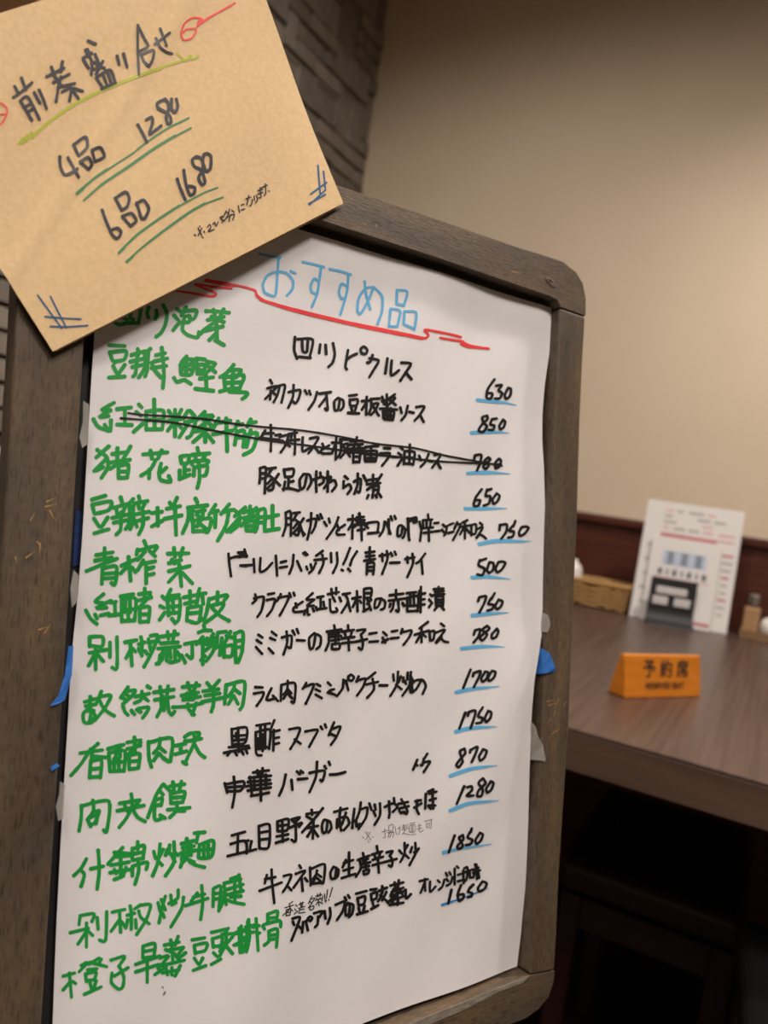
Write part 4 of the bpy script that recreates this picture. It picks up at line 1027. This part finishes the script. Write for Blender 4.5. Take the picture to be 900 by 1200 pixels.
# white box/stand of papers behind the tall menu, right side
bx = on_z(861, 748, TZ); 
sb = setp(empty('condiment_tray', (.10, 1.952, TZ)), 'light brown wooden condiment tray at the back right of the table', 'tray')
bm = bmesh.new(); W_, D_, h_ = .30, .095, .016
obj('tray_base', nbox((0, 0, .004), (W_, D_, .008)), M['tray'], sb, bevel=.001)
for y in (-D_/2+.003, D_/2-.003): obj('tray_rim', nbox((0, y, .014), (W_, .006, .012)), M['tray'], sb)
for x in (-W_/2+.003, W_/2-.003): obj('tray_rim', nbox((x, 0, .014), (.006, D_-.012, .012)), M['tray'], sb)
def at_y(x, y, yy): return on_y(x, y, yy)
bt = at_y(879, 733, 1.95)
b1 = setp(empty('sauce_bottle', (bt.x, 1.95, TZ+.008)), 'small square tan sauce bottle with silver cap on the tray', 'bottle')
obj('bottle_body', nbox((0, 0, .031), (.034, .03, .062)), M['tan_glass'], b1, bevel=.005, seg=3)
bm = bmesh.new(); lathe(bm, [(.009, .060), (.009, .066), (.0155, .067), (.0155, .088), (.012, .091), (0, .091)], 20); obj('cap', bm, M['steel'], b1, smooth=False)
bt = at_y(903, 730, 1.95)
b2 = setp(empty('white_pot', (bt.x+.004, 1.948, TZ+.008)), 'rounded white ceramic pot beside the sauce bottle on the tray', 'pot')
bm = bmesh.new(); lathe(bm, [(0, 0), (.018, 0), (.024, .012), (.025, .026), (.021, .038), (.012, .044), (.004, .046), (0, .05)], 28); obj('pot_body', bm, M['ceramic'], b2, smooth=True)
bt = at_y(858, 700, 1.99)
# wicker basket left, partly behind the board
bl, br = on_z(668, 703, TZ), on_z(736, 717, TZ)
bk = setp(empty('wicker_basket', (-.385, 1.945, TZ)), 'low oblong wicker basket on the table beside the menu board', 'basket')
bw_, bd_, bh_ = .19, .09, .058
def loop(z, k, n=40, ph=0):
    pts = []
    for i in range(n+1):
        a = 2*math.pi*i/n; sx = math.copysign(abs(math.cos(a))**.55, math.cos(a)); sy = math.copysign(abs(math.sin(a))**.55, math.sin(a))
        wob = .0036*math.cos(a*20+ph)
        pts.append((sx*(bw_/2*k+wob), sy*(bd_/2*k+wob), z))
    return pts
obj('basket_base', nbox((0, 0, .003), (bw_*.84, bd_*.8, .006)), M['wicker'], bk, bevel=.002)
for i in range(9):
    bm = bmesh.new(); tube(bm, loop(.006+i*.0062, .9+.012*i, 80, math.pi*(i % 2)), .0033, 6); obj('woven_strand', bm, M['wicker'], bk, smooth=True)
bm = bmesh.new(); tube(bm, loop(.062, 1.02, 60), .0052, 8); obj('rim', bm, M['wicker'], bk, smooth=True)
bm = bmesh.new()
for i in range(20):
    a = 2*math.pi*(i+.5)/20; sx = math.copysign(abs(math.cos(a))**.55, math.cos(a)); sy = math.copysign(abs(math.sin(a))**.55, math.sin(a))
    tube(bm, [(sx*bw_/2*.88, sy*bd_/2*.88, .003), (sx*bw_/2, sy*bd_/2, .06)], .002, 5)
setp(obj('stakes', bm, M['wicker'], bk), kind='stuff')
# white jar in the basket, just visible beside the frame
wj = on_y(671, 690, 1.95)
j = setp(empty('white_dispenser', (wj.x-.004, 1.945, TZ+.006)), 'slim white dispenser standing in the wicker basket, half hidden by the board frame', 'dispenser')
bm = bmesh.new(); lathe(bm, [(0, 0), (.02, 0), (.022, .004), (.022, .075), (.016, .088), (.008, .092), (.008, .10), (0, .10)], 24); obj('dispenser_body', bm, M['ceramic'], j, smooth=True)

# ------------------------------------------------------------------ chairs in the dark under the table
def chair(loc_, rz, label, seatm, framem, w=.40, d=.40, hs=.44, back=True, bh=.80):
    t = setp(empty('chair', loc_, rz), label, 'chair')
    obj('seat', nbox((0, 0, hs-.02), (w, d, .05)), seatm, t, bevel=.016, seg=4)
    for sx in (-1, 1):
        for sy in (-1, 1):
            bm = bmesh.new(); x, y = sx*(w/2-.025), sy*(d/2-.025); box(bm, (x, y, (hs-.05)/2), (.032, .032, hs-.05)); obj('leg', bm, framem, t, bevel=.004)
    for sx in (-1, 1): obj('seat_rail', nbox((sx*(w/2-.025), 0, hs-.075), (.022, d-.08, .045)), framem, t)
    for sy in (-1, 1): obj('seat_rail', nbox((0, sy*(d/2-.025), hs-.075), (w-.08, .022, .045)), framem, t)
    if back:
        for sx in (-1, 1): obj('back_post', nbox((sx*(w/2-.025), -d/2+.02, (hs+bh)/2), (.03, .03, bh-hs)), framem, t, bevel=.004)
        obj('backrest', nbox((0, -d/2+.02, bh-.10), (w-.08, .035, .17)), seatm, t, bevel=.012, seg=3)
    return t
chair((-.09, 1.33, 0), math.radians(180), 'dark reddish wooden chair pushed in under the middle of the table', M['red_wood'], M['red_wood'], w=.26, d=.36, hs=.42, back=False)
chair((.235, .80+.09, 0), math.radians(4), 'black padded chair under the near edge of the table at lower right', M['vinyl'], M['red_wood'], w=.40, d=.34, hs=.475, back=False)

# ------------------------------------------------------------------ things at the far left edge of the view
p1, p2 = on_z(-30, -8, 1.70), on_z(52, 8, 1.70)
d = (p2-p1); L2 = d.length; an = math.atan2(d.y, d.x)
sh = setp(empty('wall_shelf', (XL+.006, (p1.y+p2.y)/2, 1.70)), 'pale orange wooden shelf on the stone-tiled wall above the kraft card', 'shelf')
p3 = ray(52, 8); p3 = CAM + p3*((XL+.13-CAM.x)/p3.x)
sh.location = (XL+.006, p3.y-.30, p3.z)
obj('shelf_board', nbox((.065, 0, .0125), (.13, .60, .025)), M['pale_wood'], sh, bevel=.002)
for yy in (-.2, .2): obj('bracket', nbox((.05, yy, -.012), (.10, .012, .024)), M['plastic_black'], sh)
c0 = ray(1, 545); c0 = CAM + c0*((XL+.16-CAM.x)/c0.x)
cab = setp(empty('side_cabinet', (XL+.18, c0.y-.02, 0)), 'low dark wooden cabinet against the stone-tiled wall, hidden behind the board', 'cabinet')
ch = c0.z-.03
obj('cabinet_body', nbox((0, 0, ch/2), (.32, .40, ch-.02)), M['red_wood'], cab, bevel=.003)
obj('cabinet_top', nbox((0, 0, ch-.01), (.34, .42, .02)), M['red_wood'], cab, bevel=.003)
for yy in (-.1, .1):
    dd = obj('door', nbox((.163, yy, ch/2), (.008, .18, ch-.1)), M['red_wood'], cab, bevel=.002)
    obj('knob', nbox((.171, yy*.3, ch/2), (.012, .012, .012)), M['steel'], dd, bevel=.003)
for k in range(12):
    o = obj('leaflet', nbox((0, 0, 0), (.21, .148, .0035)), M['white_plain']); o.location = (XL+.17-k*.0012, c0.y+.02-k*.0022, ch+.0024+k*.0046); o.rotation_euler = (0, 0, rr.uniform(-.03, .03))
    setp(o, 'white folded leaflet in the stack at the left edge behind the board', 'leaflet', 'stacked white leaflets')
